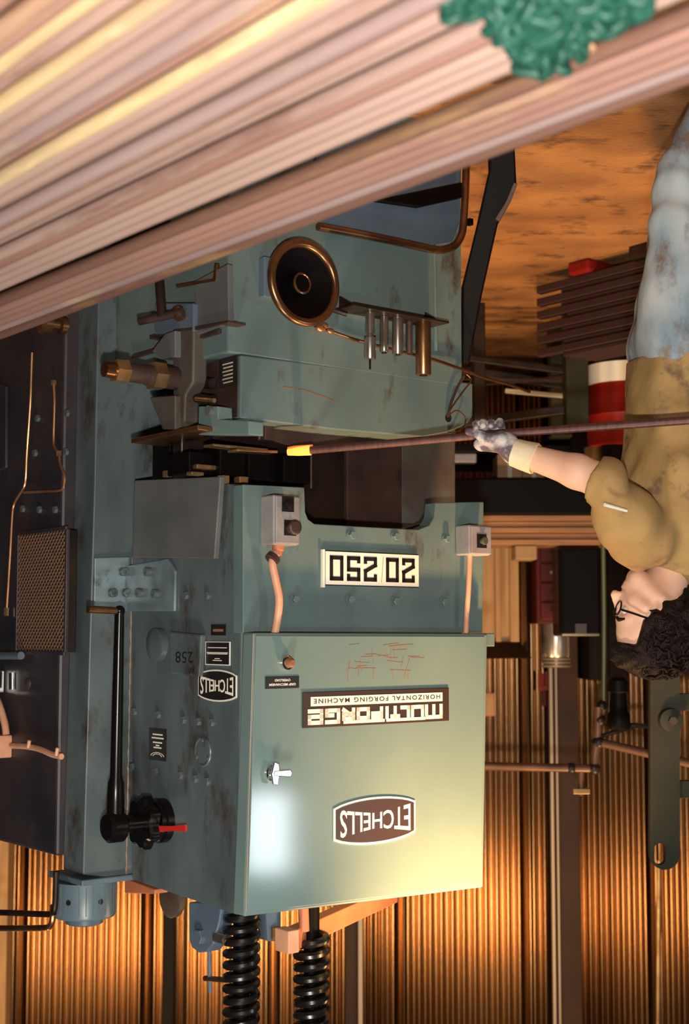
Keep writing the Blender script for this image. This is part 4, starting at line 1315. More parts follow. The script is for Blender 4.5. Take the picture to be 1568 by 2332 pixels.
# oil pipe along the base
op = [(716, 742), (745, 752), (790, 768), (830, 780), (930, 805), (990, 820), (1060, 845)]
P = [F(x, y, -0.022) for x, y in op] + [F(1110, 862, 0.02), F(1160, 876, 0.06), F(1205, 893, 0.10)]
ol = B().tube(smooth_path(P, 4), 0.0052, 8).done('oil_line', 'bronze', MC)
for (x, y, r) in ((730, 748, 0.011), (738, 742, 0.009), (752, 754, 0.008)):
    B().ball(F(x, y, -0.03), (r * 1.6, r, r), 10, 8).done('pipe_union', 'copper', ol)

# pocket with bent pipe at the foot of the base
pk = [(724, 516), (815, 533), (905, 551), (985, 568), (1012, 568), (1036, 558), (1050, 535), (1055, 504), (1060, 417), (1062, 330)]
B().tube(smooth_path([F(x, y, -0.035) for x, y in pk], 5), 0.0125, 12).done('bent_rail', 'bronze', MC)
B().prism([F(x, y, -0.02) for x, y in ((720, 480), (735, 508), (985, 558), (1030, 550), (1045, 510), (1050, 400), (1050, 300), (720, 300))], (0, 0.007, 0)).done('kick_panel', 'bluepaint', MC, 0.002)
B().prism([F(x, y, -0.05) for x, y in ((860, 455), (1052, 415), (1052, 450), (960, 470))], (0, 0.03, 0)).done('rail_cover', 'blackmatt', MC, 0.003)
q = F(1068, 505, -0.03)
B().box((q.x - 0.010, -0.04, q.z - 0.010), (q.x + 0.008, -0.02, q.z + 0.012)).done('rail_stop', 'blackmatt', MC, 0.002)

# ---- side mechanism below the guard
bs = bx1
ep = B().prism([S(x, y, bs + 0.02) for x, y in ((443, 640), (518, 600), (520, 735), (440, 765))], (-0.018, 0, 0)).done('side_panel', 'cover', MC, 0.003)
B().prism([S(x, y, bs + 0.022) for x, y in ((400, 655), (490, 640), (494, 600), (488, 600), (484, 634), (400, 648))], (-0.01, 0, 0)).done('panel_lip', 'bronze', MC, 0.001)
B().box((bs - 0.001, 0.02, zb0 - 0.07), (bs + 0.012, 0.5, zb0 - 0.058)).done('rust_lip', 'rustdark', MC, 0.001)
# bracket casting
MXB = bs + 0.035
cast = B().prism([S(x, y, MXB) for x, y in ((393, 745), (440, 740), (438, 870), (420, 900), (418, 960), (436, 980), (393, 980))], (-0.05, 0, 0)).done('bracket_casting', 'rustplate', MC, 0.006)
B().prism([S(x, y, MXB + 0.02) for x, y in ((345, 800), (375, 760), (398, 752), (398, 812), (370, 818))], (-0.03, 0, 0)).done('gusset', 'cover', cast, 0.003)
B().prism([S(x, y, MXB + 0.02) for x, y in ((340, 905), (398, 900), (398, 978), (370, 978))], (-0.03, 0, 0)).done('gusset', 'rustplate', cast, 0.003)
zpl = S(420, 980, MXB).z
B().box((bs - 0.05, S(470, 980, MXB).y, zpl), (MXB + 0.03, S(318, 980, MXB).y, zpl + 0.014)).done('base_flange', 'bronze', cast, 0.002)
# horizontal shaft with nuts, pointing out of the side
s0 = S(400, 862, MXB)
sh = B().cyl(s0 - NS * 0.12, s0 + NS * 0.0, 0.030, 0.030, 20).done('adjusting_shaft', 'grease', MC)
B().cyl(s0, s0 + NS * 0.10, 0.034, 0.030, 20).done('shaft_sleeve', 'rustdark', sh)
B().cyl(s0 + NS * 0.045, s0 + NS * 0.085, 0.042, 0.042, 6).done('hex_nut', 'brass', sh)
B().cyl(s0 + NS * 0.10, s0 + NS * 0.165, 0.028, 0.028, 16).done('thread', 'rustdark', sh)
B().cyl(s0 + NS * 0.165, s0 + NS * 0.205, 0.036, 0.034, 6).done('hex_nut', 'brass', sh)
B().cyl(s0 + NS * 0.205, s0 + NS * 0.235, 0.024, 0.022, 16).done('thread', 'bronze', sh)
B().cyl(S(432, 868, MXB - 0.06), S(486, 874, MXB - 0.06), 0.017, 0.017, 18).done('dark_rod', 'grease', MC)
B().cyl(S(440, 905, MXB - 0.04), S(486, 912, MXB - 0.05), 0.014, 0.016, 14).done('dark_rod', 'grease', MC)
B().cyl(S(446, 908, MXB - 0.02), S(488, 912, MXB - 0.03), 0.007, 0.007, 14).done('dark_rod', 'brass', MC)
tb = B().prism([S(x, y, MXB - 0.02) for x, y in ((450, 990), (452, 925), (495, 925), (496, 955), (566, 958), (566, 990))], (-0.05, 0, 0)).done('teal_bracket', 'teal', MC, 0.003)
B().lathe(S(480, 935, MXB - 0.02), NS, [(0.014, 0), (0.014, 0.012)], 14).done('plug', 'cover', tb)
# T handle
hd = S(366, 722, MXB + 0.06)
th = B().cyl(S(317, 732, MXB + 0.08), S(416, 711, MXB + 0.02), 0.0115, 0.0125, 14).done('tommy_bar', 'rustdark', MC)
B().cyl(S(363, 640, MXB + 0.05), S(369, 722, MXB + 0.05), 0.014, 0.014, 14).done('screw_stem', 'grease', th)
B().cyl(S(404, 706, MXB + 0.02), S(410, 722, MXB + 0.02), 0.018, 0.018, 14).done('collar', 'bronze', th)
B().prism([S(x, y, MXB) for x, y in ((352, 690), (440, 690), (440, 755), (352, 762))], (-0.06, 0, 0)).done('screw_block', 'bluepaint', MC, 0.004)
B().prism([S(x, y, bs + 0.03) for x, y in ((340, 764), (440, 744), (519, 730), (519, 735), (440, 752), (340, 772))], (-0.06, 0, 0)).done('rust_seam', 'rustdark', MC, 0.001)

# ------------------------------------------------------------------ punches standing on the tool shelf
def punch(x, y1, r_px, label, name, m='steel', kind=0, my=-0.06):
    a = F(x, 725, my)
    t = F(x, y1, my)
    H = t.z - ze - 0.001
    r = r_px / FPX * (MMAT @ a).y
    o = tag(empty(name, MMAT @ Vector((a.x, my, ze + 0.0005))), label, 'punch', 'punches on the tool shelf')
    if kind == 0:
        B().lathe((0, 0, 0), EZ, [(r * 0.8, 0), (r * 0.8, H * 0.45), (r * 0.6, H * 0.47), (r * 0.6, H * 0.52), (r, H * 0.54), (r, H * 0.97), (r * 0.9, H)], 20).done('shank', m, o)
        B().cyl((0, 0, H), (0, 0, H + 0.03), 0.0032, 0.0028, 8).done('tip', 'grease', o)
    elif kind == 1:
        B().lathe((0, 0, 0), EZ, [(r, 0), (r, H * 0.72), (r * 1.05, H * 0.74), (r * 1.05, H * 0.97), (r * 0.9, H)], 20).done('shank', m, o)
        B().lathe((0, 0, H), EZ, [(r * 0.6, 0), (r * 0.6, 0.003)], 16).done('tip', 'grease', o)
    else:
        B().lathe((0, 0, 0), EZ, [(r, 0), (r, H * 0.97), (r * 0.92, H)], 20).done('shank', m, o)
        B().lathe((0, 0, H), EZ, [(r * 0.5, 0), (r * 0.5, 0.002)], 16).done('tip', 'grease', o)
punch(842, 819, 14, 'stepped steel punch with a thin tip on the tool shelf, nearest the hand wheel', 'forging_punch', 'steel', 0, -0.07)
punch(874, 803, 10, 'slim steel punch between the stepped and the shiny punch on the tool shelf', 'forging_punch', 'steel', 1, -0.05)
punch(905, 808, 13, 'bright shiny steel punch in the middle of the tool shelf', 'forging_punch', 'steel', 2, -0.07)
punch(931, 806, 8, 'thin dark punch between the shiny and the tall brown punch on the tool shelf', 'forging_punch', 'rustdark', 2, -0.045)
punch(963, 855, 18, 'tallest reddish brown punch at the far end of the tool shelf', 'forging_punch', 'bronze', 2, -0.06)

# ------------------------------------------------------------------ black tapered beam leaning beside the base
lo_ = [(1051, 825), (1068, 825), (1098, 667), (1134, 507), (1160, 460), (1176, 420), (1172, 340), (1180, 240), (1110, 240), (1114, 384), (1086, 510), (1052, 650)]
org = W(1115, 400, 4.75)
def tw(x, y):
    d = 4.62 + (825 - y) / 585 * -0.25
    return W(x, y, d)
P = [tw(x, y) for x, y in lo_]
gx, gz = sum(p.x for p in P) / len(P), 0.0
leaner = tag(empty('black_beam', (gx, P[6].y, 0)), 'black tapered steel beam leaning against the teal machine base', 'beam')
pl(B().prism(P, (0.0, 0.045, 0)).done('beam_plate', 'blackmatt', None, 0.006), leaner)
P2 = [tw(x, y) for x, y in ((1126, 500), (1136, 507), (1162, 460), (1177, 420), (1168, 418), (1150, 462))]
pl(B().prism([p + Vector((0, -0.012, 0)) for p in P2], (0, 0.012, 0)).done('edge_rib', 'rustdark', None, 0.002), leaner)
pb = tw(1150, 240)
pl(B().hexa([(pb.x - 0.05, pb.y - 0.02, 0.0), (pb.x + 0.09, pb.y - 0.02, 0.0), (pb.x + 0.09, pb.y + 0.06, 0), (pb.x - 0.05, pb.y + 0.06, 0)],
            [(pb.x - 0.045, pb.y, pb.z + 0.01), (pb.x + 0.055, pb.y, pb.z + 0.01), (pb.x + 0.055, pb.y + 0.045, pb.z + 0.01), (pb.x - 0.045, pb.y + 0.045, pb.z + 0.01)]).done('foot', 'blackmatt', None, 0.004), leaner)
# ------------------------------------------------------------------ unseen lamp added above the cabinet for its warm glow
wl_ = tag(empty('added_glow_lamp', (-0.62, 4.02, 3.05)), 'added hooded lamp casting a warm glow on the control cabinet', 'lamp')
dv = (Vector((-0.36, 4.55, 2.12)) - Vector((-0.62, 4.02, 3.05))).normalized()
B().lathe((0, 0, 0), dv, [(0.03, -0.10), (0.05, -0.08), (0.13, 0.05), (0.125, 0.05), (0.045, -0.07), (0.0, -0.075)], 28, cap=False).done('shade', 'green', wl_)
B().ball(-dv * 0.055, 0.028, 14, 10).done('bulb', 'white', wl_)
B().cyl((0, 0, 0.08), (0, 0, 1.6), 0.006, 0.006, 8).done('cord', 'blackmatt', wl_)

# ------------------------------------------------------------------ long steel bars on a rack in the foreground
ZL = 0.925                       # top of the lower layer
edge = MINV @ G(784, 487, ZL)
mx0 = edge.x
RB = 0.0125
CY, HL = -1.0, 2.5
def bar_mesh(r, m, bend):
    b = B()
    pts, n = [], 24
    for k in range(n + 1):
        y = -HL + 2 * HL * k / n
        pts.append(Vector((bend * math.sin(y * 1.3), y, bend * 0.4 * math.cos(y * 2.1))))
    b.tube(pts, r, 10)
    return b.mesh('steel_bar', m, angle=60)
meshes = [[bar_mesh(RB, BARM[i], 0.0012), bar_mesh(RB, BARM[i], -0.0012)] for i in range(len(BARM))]
rb = random.Random(11)
def put_bar(mx, z, mi, lab, grp):
    me = meshes[mi][rb.randint(0, 1)]
    dy = rb.uniform(-0.12, 0.12)
    p = MMAT @ Vector((mx, CY + dy, z))
    q = Quaternion((0, 0, 1), -ANG + rb.uniform(-0.0012, 0.0012)) @ Quaternion((0, 1, 0), rb.uniform(0, 6.28))
    o = share('steel_bar', me, None, p, q)
    tag(o, lab, 'steel bar', grp)
    return o
SPC = 0.0262
def ordinal(n):
    tens = ['', '', 'twenty', 'thirty', 'forty']
    one = ['', 'first', 'second', 'third', 'fourth', 'fifth', 'sixth', 'seventh', 'eighth', 'ninth', 'tenth', 'eleventh', 'twelfth', 'thirteenth',
           'fourteenth', 'fifteenth', 'sixteenth', 'seventeenth', 'eighteenth', 'nineteenth']
    if n < 20:
        return one[n]
    if n % 10 == 0:
        return ['', '', 'twentieth', 'thirtieth', 'fortieth'][n // 10]
    return tens[n // 10] + '-' + one[n % 10]
for i in range(6):
    mi = rb.choice([0, 0, 3, 3, 2])
    z = ZL - RB + rb.uniform(-0.003, 0.004)
    if i == 0:
        lab = 'outermost long brown steel bar at the back edge of the foreground pile'
    elif i < 9:
        lab = f'{ordinal(i + 1)} reddish brown bar from the back edge in the low step of the foreground pile'
    else:
        lab = 'low brown bar tucked under the dark step of the foreground pile'
    put_bar(mx0 + RB + i * 0.0285, z, mi, lab, 'long bars in the low layer of the foreground pile')
UP0 = mx0 + RB + 9.2 * SPC
tone = ['pinkish brown', 'pale pinkish grey', 'greyish mauve', 'brown', 'cream patched']
for i in range(43):
    mi = rb.choice([1, 2, 2, 0, 1, 1]) if i < 16 else rb.choice([4, 4, 0, 1, 4, 4])
    z = ZL + RB * 0.86 + rb.uniform(-0.001, 0.006)
    if i == 0:
        lab = 'first raised pale steel bar along the dark step of the foreground pile'
    else:
        lab = f'{tone[mi]} long steel bar, {ordinal(i + 1)} from the dark step in the raised foreground layer'
    put_bar(UP0 + (i + 0.5) * SPC, z + RB * 0.14, mi, lab, 'long pale bars in the raised layer of the foreground pile')
# a few loose bars lying on the raised layer
for n_, (mx, ya, yb, mi) in enumerate(((1.42, -2.9, -0.7, 4), (1.545, -2.9, -1.15, 4), (1.64, -3.0, -0.4, 0), (1.33, -2.6, 0.9, 2), (1.72, -3.0, -0.9, 4), (1.24, -3.0, 0.4, 1))):
    o = B().cyl((0, ya, 0), (0, yb, 0), RB * 0.9, None, 10).done('steel_bar', BARM[mi], None, angle=60)
    o.location = MMAT @ Vector((mx, 0, ZL + RB * 2.95 + 0.006))
    o.rotation_euler = (0, 0, -ANG)
    tag(o, ['third', 'fourth', 'fifth', 'second', 'nearest', 'furthest'][n_] + (' loose bar lying on the raised foreground bars, counted from the dark step' if n_ < 4 else ' loose bar to the camera lying on the raised foreground bars' if n_ == 4 else ' loose bar lying on the raised foreground bars, close to the green chain'), 'steel bar', 'loose bars on the foreground pile')
# rack carrying the bars
rk = tag(empty('bar_rack', MMAT @ Vector((mx0 + 0.7, CY, 0)), -ANG), 'steel rack carrying the long foreground bars', 'rack')
for y in (-1.9, 0.1, 1.9):
    B().box((-0.72, y - 0.04, ZL - 2 * RB - 0.085), (0.74, y + 0.04, ZL - 2 * RB - 0.004)).done('cross_beam', 'grease', rk, 0.004)
    B().box((9.4 * SPC - 0.7, y - 0.03, ZL - 2 * RB - 0.004), (0.74, y + 0.03, ZL - RB * 0.02 - 0.001)).done('packing_strip', 'grease', rk, 0.002)
    for x in (-0.66, 0.68):
        B().box((x - 0.04, y - 0.04, 0.0), (x + 0.04, y + 0.04, ZL - 2 * RB - 0.085)).done('leg', 'grease', rk, 0.004)

# heap of green chain on the bars
ZC = ZL + RB * 2 + 0.004
hc = G(1250, 40, ZC)
ch = tag(empty('green_chain', (hc.x, hc.y, ZC)), 'heap of green painted chain lying on the foreground bars', 'chain')
lk_b = B()
pts = []
Lh, Lw = 0.0085, 0.0088
for k in range(20):
    t = 2 * math.pi * k / 20
    pts.append(Vector((math.cos(t) * Lw + (0), math.sin(t) * Lw + (Lh if math.sin(t) > 0 else -Lh), 0)))
lk_b.tube(pts, 0.0058, 8, closed=True)
link_me = lk_b.mesh('chain_link', 'chain', angle=80)
rg3 = random.Random(5)
def inside(x, y):
    # outline of the heap in the picture
    if y < 60:
        return 1075 + y * 0.9 < x < 1455 - y * 0.95
    if y < 165:
        if 1205 < x < 1262 + (165 - y) * 0.45:
            return True
        if 1150 < x < 1205 and y < 112:
            return True
        return 1262 < x < 1322 and y < 108
    return False
cnt = 0
used = []
while cnt < 230:
    x, y = rg3.uniform(1030, 1470), rg3.uniform(-110, 162)
    ok = inside(x, y) or (1040 < x < 1085 and -10 < y < 26) or (y <= 0 and 1010 < x < 1470)
    if not ok:
        continue
    hgt = 0.006 + 0.030 * max(0, 1 - abs(x - 1250) / 190) * max(0, min(1, (170 - y) / 120)) * rg3.random()
    p = G(x, y, ZC + hgt)
    if any((p - u).length < 0.011 for u in used):
        if rg3.random() < 0.93:
            continue
    used.append(p)
    q = Quaternion((rg3.gauss(0, 1), rg3.gauss(0, 1), rg3.gauss(0, 1), rg3.gauss(0, 1))).normalized()
    share('chain_link', link_me, ch, p - Vector(ch.location), q)
    cnt += 1
rag = tag(empty('peach_rag', G(1215, 55, ZC)), 'crumpled peach coloured rag caught under the green chain', 'rag')
b = B()
gridn = 14
rows = []
for i in range(gridn):
    row = []
    for j in range(gridn):
        x = 1175 + 170 * i / (gridn - 1) + 10 * math.sin(j * 1.3)
        y = -30 + 150 * j / (gridn - 1) + 12 * math.sin(i * 1.7) + 40 * (i / (gridn - 1)) * 0.3
        p = G(x, y, ZC + 0.004 + 0.004 * math.sin(i * 2.1 + j) + 0.004 * math.cos(j * 2.7)) - Vector(rag.location)
        row.append(b.bm.verts.new(p))
    rows.append(row)
for i in range(gridn - 1):
    for j in range(gridn - 1):
        b.bm.faces.new((rows[i][j], rows[i + 1][j], rows[i + 1][j + 1], rows[i][j + 1]))
ret = bmesh.ops.extrude_face_region(b.bm, geom=b.bm.faces[:])
for vv in ret['geom']:
    if isinstance(vv, bmesh.types.BMVert):
        vv.co.z += 0.002
b.done('cloth', 'peach', rag, angle=80)

# ------------------------------------------------------------------ the bar being forged
hA = W(1600, 955, 3.72)
hM = W(1120, 989, 3.95)
hE = MMAT @ F(655, 1030, 0.02)
wk = tag(empty('hot_work_bar', (hM.x, hM.y, hM.z)), 'long dark red brown bar with a glowing orange end held into the machine', 'steel bar')
P = [p - hM for p in (hA, hM, hM + (hE - hM) * 0.5, hM + (hE - hM) * 0.885)]
B().tube([hA - hM + (hA - hM) * 1.4] + P, 0.0115, 14).done('bar', 'workbar', wk)
d_ = (hE - hM).normalized()
q0 = hM + (hE - hM) * 0.885 - hM
q1 = hE - hM
B().tube([q0, q0 + (q1 - q0) * 0.5, q1], 0.0122, 14, radii=[0.015, 0.0135, 0.0095]).done('hot_end', 'hot', wk)
B().tube([q0 - d_ * 0.006 + EZ * -0.012, q0 + (q1 - q0) * 0.7 + EZ * -0.013, q1 + EZ * -0.011], 0.0045, 8).done('scale_edge', 'hot2', wk)

# ------------------------------------------------------------------ the person
def wv_(x, y, d):
    return np.array(W(x, y, d)[:])
feet = W(1570, 128, 4.12)
PO = np.array((feet.x - 0.02, 4.12, 0.0))
person = tag(empty('person', PO), 'person in khaki shirt, faded jeans and glasses holding the hot bar with a glove', 'person')

sho = wv_(1458, 1222, 3.98)
elb = wv_(1376, 1098, 3.84)
wri = wv_(1172, 1030, 3.93)
shoL = sho + np.array((-0.085, 0.36, -0.01))
neck0 = wv_(1535, 1255, 4.14)
hip = wv_(1530, 800, 4.13)
chest = wv_(1530, 1110, 4.13)
# head frame: forward, side, up
pt = math.radians(16)
fw = np.array((math.cos(pt), 0.06, -math.sin(pt)))
fw /= np.linalg.norm(fw)
sd = np.cross(np.array((0, 0, 1.0)), fw)
sd /= np.linalg.norm(sd)
up = np.cross(fw, sd)
HR = np.stack([fw, sd, up], 1)                   # columns are the head axes
nose_local = np.array((0.124, 0, -0.046))
HC = wv_(1394, 1349, 4.10) - HR @ nose_local
def H(a, b, c):
    return HC + HR @ np.array((a, b, c))

def head_sdf(P):
    Q = (P - HC) @ HR
    Q = np.stack([Q[:, 0], np.abs(Q[:, 1]), Q[:, 2]], 1)
    d = s_ell(Q, (-0.012, 0, 0.035), (0.100, 0.077, 0.100))
    d = smin(d, s_ell(Q, (0.038, 0, -0.045), (0.062, 0.060, 0.082)), 0.03)
    d = smin(d, s_cap(Q, (0.076, 0.0, -0.108), (0.070, 0.022, -0.106), 0.021), 0.025)          # chin
    d = smin(d, s_cap(Q, (0.062, 0.03, -0.098), (-0.005, 0.056, -0.06), 0.018), 0.02)           # jaw
    d = smin(d, s_cap(Q, (0.078, 0.012, 0.022), (0.066, 0.042, 0.018), 0.013), 0.014)          # brow
    d = smin(d, s_cap(Q, (0.060, 0.044, -0.036), (0.030, 0.058, -0.024), 0.018), 0.02)         # cheek
    d = smax(d, -s_ell(Q, (0.098, 0.032, -0.004), (0.022, 0.017, 0.012)), 0.010)               # eye socket
    d = smin(d, s_cap(Q, (0.088, 0, 0.008), (0.116, 0, -0.043), 0.0095, 0.0130), 0.012)       # nose
    d = smin(d, s_ell(Q, (0.102, 0.011, -0.046), (0.012, 0.008, 0.008)), 0.006)
    d = smin(d, s_ell(Q, (0.092, 0, -0.070), (0.014, 0.024, 0.007)), 0.006)                    # lips
    d = smin(d, s_ell(Q, (0.089, 0, -0.083), (0.014, 0.021, 0.007)), 0.006)
    ear = s_ell(Q, (-0.012, 0.076, -0.012), (0.019, 0.010, 0.032))
    ear = smax(ear, -s_ell(Q, (-0.008, 0.088, -0.010), (0.010, 0.008, 0.020)), 0.004)
    d = smin(d, ear, 0.006)
    return d

def body_sdf(P):
    d = head_sdf(P)
    d = smin(d, s_cap(P, neck0, H(-0.02, 0, -0.05), 0.060, 0.056), 0.03)
    t = s_cap(P, chest, hip, 0.115, 0.105)
    t = smin(t, s_cap(P, sho + np.array((0, .03, -.02)), shoL, 0.07), 0.06)
    t = smin(t, s_cap(P, neck0, chest, 0.06, 0.09), 0.05)
    d = smin(d, t, 0.03)
    a = s_cap(P, sho, elb, 0.055, 0.046)
    mid = elb + (wri - elb) * 0.30 + np.array((0, 0, -0.004))
    fa = smin(s_cap(P, elb, mid, 0.046, 0.046), s_cap(P, mid, wri, 0.046, 0.031), 0.02)
    a = smin(a, fa, 0.03)
    d = smin(d, a, 0.03)
    # left arm, hanging on the far side
    eL = shoL + np.array((-0.06, 0.03, -0.30))
    d = smin(d, s_cap(P, shoL, eL, 0.052, 0.042), 0.03)
    d = smin(d, s_cap(P, eL, eL + np.array((-0.02, -0.02, -0.24)), 0.042, 0.030), 0.02)
    return d
lo = np.array((PO[0] - 0.28, 3.74, 0.93))
hi = np.array((wri[0] + 0.05, 4.62, H(0, 0, 0.15)[2]))
sdf_object('body', body_sdf, lo, hi, 0.005, 'skin', person, PO, 2)
# finer face over the coarse head: the head itself is part of body; eyes, brows, lips as small parts
for s_ in (-1, 1):
    c = H(0.0785, 0.032 * s_, -0.004) - PO
    B().ball(c, 0.0125, 14, 10).done('eye', 'eye', person)
    b = B()
    b.tube([Vector(H(0.094, 0.012 * s_, 0.020) - PO), Vector(H(0.090, 0.030 * s_, 0.026) - PO), Vector(H(0.076, 0.050 * s_, 0.020) - PO)], 0.005, 8, radii=[0.005, 0.006, 0.003])
    b.done('eyebrow', 'hair', person)
gl = B()
def hp3(a, b, c):
    return Vector(H(a, b, c) - PO)
for s_ in (-1, 1):
    ring = []
    for k in range(20):
        t = 2 * math.pi * k / 20
        ring.append(hp3(0.104 - 0.012 * (0.5 + 0.5 * math.cos(t)) * 0.6, s_ * (0.034 + 0.026 * math.cos(t)), -0.006 + 0.020 * math.sin(t)))
    gl.tube(ring, 0.0026, 6, closed=True)
    gl.tube([hp3(0.098, s_ * 0.060, -0.002), hp3(0.06, s_ * 0.076, 0.0), hp3(0.0, s_ * 0.086, 0.004), hp3(-0.04, s_ * 0.084, -0.01)], 0.0032, 6)
gl.tube([hp3(0.103, -0.009, 0.0), hp3(0.108, 0, 0.006), hp3(0.103, 0.009, 0.0)], 0.0026, 6)
gl.done('glasses', 'black', person)

def hair_sdf(P):
    Q = (P - HC) @ HR
    A = np.stack([Q[:, 0], np.abs(Q[:, 1]), Q[:, 2]], 1)
    d = s_ell(A, (-0.026, 0, 0.045), (0.120, 0.100, 0.112))
    d = smin(d, s_ell(A, (-0.085, 0.0, -0.02), (0.062, 0.088, 0.085)), 0.03)
    d = smin(d, s_ell(A, (-0.030, 0.074, 0.010), (0.042, 0.026, 0.055)), 0.02)
    d = smin(d, s_ell(A, (0.020, 0.0, 0.118), (0.054, 0.070, 0.038)), 0.03)
    d += wob(Q, 95, 0.006, 1) + wob(Q, 190, 0.0045, 2)
    # leave the face free
    face = np.maximum(0.030 - Q[:, 0], Q[:, 2] - (0.088 - 0.10 * np.maximum(0.085 - Q[:, 0], 0)))
    d = smax(d, -face, 0.008)
    d = np.maximum(d, -(head_sdf(P) + 0.004))
    return d
hlo = HC - 0.20
hhi = HC + 0.20
hair = sdf_object('hair', hair_sdf, hlo, hhi, 0.0048, 'hair', person, PO, 1)
b = B()
rh = random.Random(4)
n_l = 0
while n_l < 170:
    v = Vector((rh.gauss(0, 1), rh.gauss(0, 1), rh.gauss(0, 1))).normalized()
    if v.x > 0.25 and v.z < 0.55:
        continue
    if v.z < -0.55:
        continue
    c = Vector((-0.030 + 0.114 * v.x, 0.096 * v.y, 0.040 + 0.112 * v.z))
    tang = v.cross(Vector((rh.gauss(0, 1), rh.gauss(0, 1), rh.gauss(0, 1)))).normalized()
    bt = v.cross(tang)
    pts = []
    for k in range(9):
        t = k / 8
        off = tang * (t - 0.5) * 0.05 + v * (0.008 * math.sin(t * math.pi) + 0.004) + bt * 0.010 * math.sin(t * 7 + rh.random())
        q = c + off
        pts.append(hp3(q.x, q.y, q.z))
    b.tube(pts, 0.004, 5, radii=[0.002, 0.0035, 0.0045, 0.005, 0.005, 0.005, 0.0045, 0.003, 0.0012])
    n_l += 1
o = b.done('curls', 'hair', hair, angle=80)
o['kind'] = 'stuff'

# shirt
slv = sho + (elb - sho) * 1.0
def shirt_sdf(P):
    t = np.minimum.reduce([s_ell(P, chest + np.array((-0.005, 0, 0.0)), (0.150, 0.205, 0.26)), np.full(len(P), 9.0)])
    belly = wv_(1528, 930, 4.13)
    t = smin(t, s_ell(P, belly, (0.132, 0.185, 0.20)), 0.06)
    t = smin(t, s_ell(P, hip + np.array((0, 0, 0.03)), (0.126, 0.180, 0.16)), 0.05)
    t = smin(t, s_cap(P, sho + np.array((-0.01, 0.05, 0.0)), shoL + np.array((0, -.03, 0)), 0.082), 0.05)
    t = smin(t, s_cap(P, neck0 + np.array((0, 0, 0.005)), chest, 0.078, 0.11), 0.06)
    a = s_cap(P, sho, slv, 0.086, 0.062)
    a = smin(a, s_ell(P, sho + (elb - sho) * 0.35, (0.098, 0.085, 0.09)), 0.03)
    dirv = (elb - sho) / np.linalg.norm(elb - sho)
    e2 = elb + (wri - elb) * 0.10
    fd = (wri - elb) / np.linalg.norm(wri - elb)
    a = smin(a, s_cap(P, elb, e2 + fd * 0.05, 0.063, 0.060), 0.02)
    a = np.maximum(a, (P - e2) @ fd - 0.004)
    t = smin(t, a, 0.035)
    eL = shoL + np.array((-0.06, 0.03, -0.30))
    t = smin(t, np.maximum(s_cap(P, shoL, eL, 0.075, 0.065), (shoL[2] - 0.24) - P[:, 2]), 0.03)
    t += wob(P, 26, 0.007, 5) + wob(P, 58, 0.0040, 6) + wob(P * np.array((1, 1, 0.5)), 110, 0.0018, 7)
    # hem and collar opening
    t = np.maximum(t, hem - P[:, 2])
    col = s_cap(P, neck0 + np.array((0.012, 0, 0.02)), H(0.03, 0, -0.09), 0.066, 0.07)
    t = smax(t, -col, 0.008)
    return t
hem = wv_(1440, 812, 4.05)[2]
lo = np.array((PO[0] - 0.28, 3.72, hem - 0.03))
hi = np.array((elb[0] + 0.13, 4.50, neck0[2] + 0.14))
shirt = sdf_object('shirt', shirt_sdf, lo, hi, 0.0085, 'shirt', person, PO, 1)
# collar
cc = neck0 + np.array((0.020, -0.005, 0.048))
b = B()
pts = []
for k in range(22):
    t = 2 * math.pi * k / 22
    pts.append(Vector(cc - PO) + Vector((0.088 * math.cos(t), 0.082 * math.sin(t), -0.030 * math.cos(t))))
b.tube(pts, 0.016, 8, closed=True)
b.done('collar', 'shirt', shirt, angle=80)
# white marking stick on the sleeve
p0, p1 = W(1376, 1149, 3.755), W(1426, 1163, 3.80)
B().cyl(p0 - Vector(PO), p1 - Vector(PO), 0.0052, 0.0042, 10).done('marking_stick', 'white', person, label='white marking stick tucked on the sleeve')

# jeans
kneeR = wv_(1548, 395, 3.98)
ankR = wv_(1598, 190, 4.0)
hipR = wv_(1525, 760, 4.03)
hipL = hipR + np.array((-0.02, 0.20, 0))
kneeL = kneeR + np.array((-0.06, 0.24, 0.0))
ankL = np.array((ankR[0] - 0.24, ankR[1] + 0.26, 0.11))
ankR = np.array((ankR[0] - 0.03, ankR[1], 0.11))
def jeans_sdf(P):
    d = s_ell(P, hip + np.array((0, 0, 0.0)), (0.124, 0.178, 0.14))
    for h_, k_, a_ in ((hipR, kneeR, ankR), (hipL, kneeL, ankL)):
        thigh = smin(s_cap(P, h_, k_, 0.098, 0.070), s_cap(P, k_, a_, 0.068, 0.056), 0.03)
        d = smin(d, thigh, 0.04)
    fold = 0.0065 * np.sin(P[:, 2] * 58 + P[:, 0] * 30 + 2 * np.sin(P[:, 1] * 20)) * np.exp(-((P[:, 2] - kneeR[2] - 0.06) / 0.10) ** 2)
    d += fold + wob(P, 34, 0.0045, 8) + wob(P, 70, 0.002, 9)
    d = np.maximum(d, P[:, 2] - (hem + 0.03))
    d = np.maximum(d, 0.075 - P[:, 2])
    return d
lo = np.array((PO[0] - 0.30, 3.84, 0.05))
hi = np.array((hip[0] + 0.20, 4.46, hem + 0.06))
sdf_object('jeans', jeans_sdf, lo, hi, 0.0085, 'jeans', person, PO, 1)
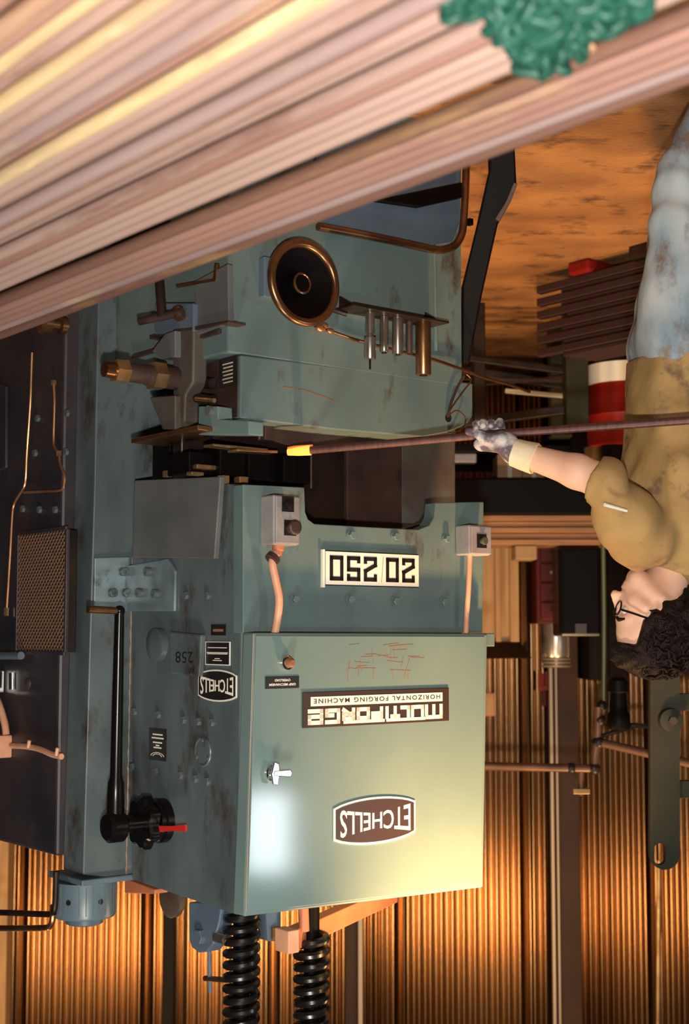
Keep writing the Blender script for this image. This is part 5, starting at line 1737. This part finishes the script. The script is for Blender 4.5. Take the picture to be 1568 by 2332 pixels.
for an in (ankR, ankL):
    def boot(P, an=an):
        d = smin(s_cap(P, an + np.array((0, 0, 0.05)), an + np.array((-0.005, 0, -0.06)), 0.050, 0.046), s_cap(P, an + np.array((0, 0, -0.062)), an + np.array((0.09, -0.14, -0.070)), 0.047, 0.040), 0.03)
        return np.maximum(d, 0.001 - P[:, 2])
    sdf_object('boot', boot, an - np.array((0.09, 0.22, 0.125)), an + np.array((0.20, 0.09, 0.13)), 0.011, 'boot', person, PO, 1)

# glove: the hand comes down over the bar, fingers curl behind and under it, tips show below
bd = np.array(((hE - hM).normalized())[:])              # along the bar towards the machine
hM_ = np.array(hM[:])
zz = np.array((0, 0, 1.0))
yy = np.cross(zz, bd)
yy /= np.linalg.norm(yy)                                # away from the camera
zz = np.cross(bd, yy)
def Hd(a, b, c):                                        # along bar, away, up
    return hM_ + bd * a + yy * b + zz * c
wrg = wri
def glove_sdf(P):
    d = s_cap(P, wrg, Hd(-0.030, -0.012, 0.030), 0.036, 0.030)
    palm = s_cap(P, Hd(-0.042, -0.006, 0.030), Hd(0.034, 0.004, 0.024), 0.0235, 0.021)
    palm = smin(palm, s_cap(P, Hd(-0.036, -0.022, 0.018), Hd(0.012, -0.022, 0.014), 0.019, 0.016), 0.016)
    d = smin(d, palm, 0.02)
    for k, (a, ln, r) in enumerate(((0.040, 1.0, 0.0105), (0.018, 1.08, 0.011), (-0.005, 1.02, 0.0108), (-0.027, 0.88, 0.0098))):
        q0 = Hd(a * 0.9, 0.014, 0.026)
        q1 = Hd(a, 0.034 * ln, 0.004)
        q2 = Hd(a + 0.001, 0.018 * ln, -0.024)
        q3 = Hd(a + 0.002, -0.014 * ln, -0.030 - 0.002 * (k % 2))
        q4 = Hd(a + 0.001, -0.027 * ln, -0.018 - 0.003 * (k % 2))
        f = s_cap(P, q0, q1, r * 1.1, r * 1.05)
        f = smin(f, s_cap(P, q1, q2, r * 1.05, r), 0.006)
        f = smin(f, s_cap(P, q2, q3, r, r * 0.98), 0.006)
        f = smin(f, s_cap(P, q3, q4, r * 0.98, r * 0.86), 0.005)
        d = smin(d, f, 0.0045)
    th = smin(s_cap(P, Hd(-0.010, -0.028, 0.020), Hd(0.030, -0.027, 0.004), 0.0145, 0.0125), s_cap(P, Hd(0.030, -0.027, 0.004), Hd(0.062, -0.018, -0.010), 0.0125, 0.0095), 0.006)
    d = smin(d, th, 0.008)
    d += wob(P, 170, 0.0016, 3)
    # channel for the bar
    ch_ = s_cap(P, Hd(-0.3, 0, 0), Hd(0.3, 0, 0), 0.0118)
    return np.maximum(d, -ch_)
sdf_object('glove', glove_sdf, hM_ - np.array((0.13, 0.09, 0.09)), hM_ + np.array((0.12, 0.09, 0.10)), 0.0028, 'glove', person, PO, 1)
ca, cb = wri + (elb - wri) * -0.02, wri + (elb - wri) * 0.27
d1 = (cb - ca) / np.linalg.norm(cb - ca)
prof = [(0.033, 0.0), (0.039, 0.004), (0.0405, 0.03), (0.043, 0.058), (0.0445, 0.066), (0.042, 0.068), (0.036, 0.060)]
b = B().lathe(Vector(ca - PO), Vector(d1), prof, 30, cap=False)
for v in b.bm.verts:
    v.co += Vector((0, 0, 0.0015 * math.sin(v.co.x * 300) + 0.001 * math.sin(v.co.y * 500)))
b.done('glove_cuff', 'cuff', person)
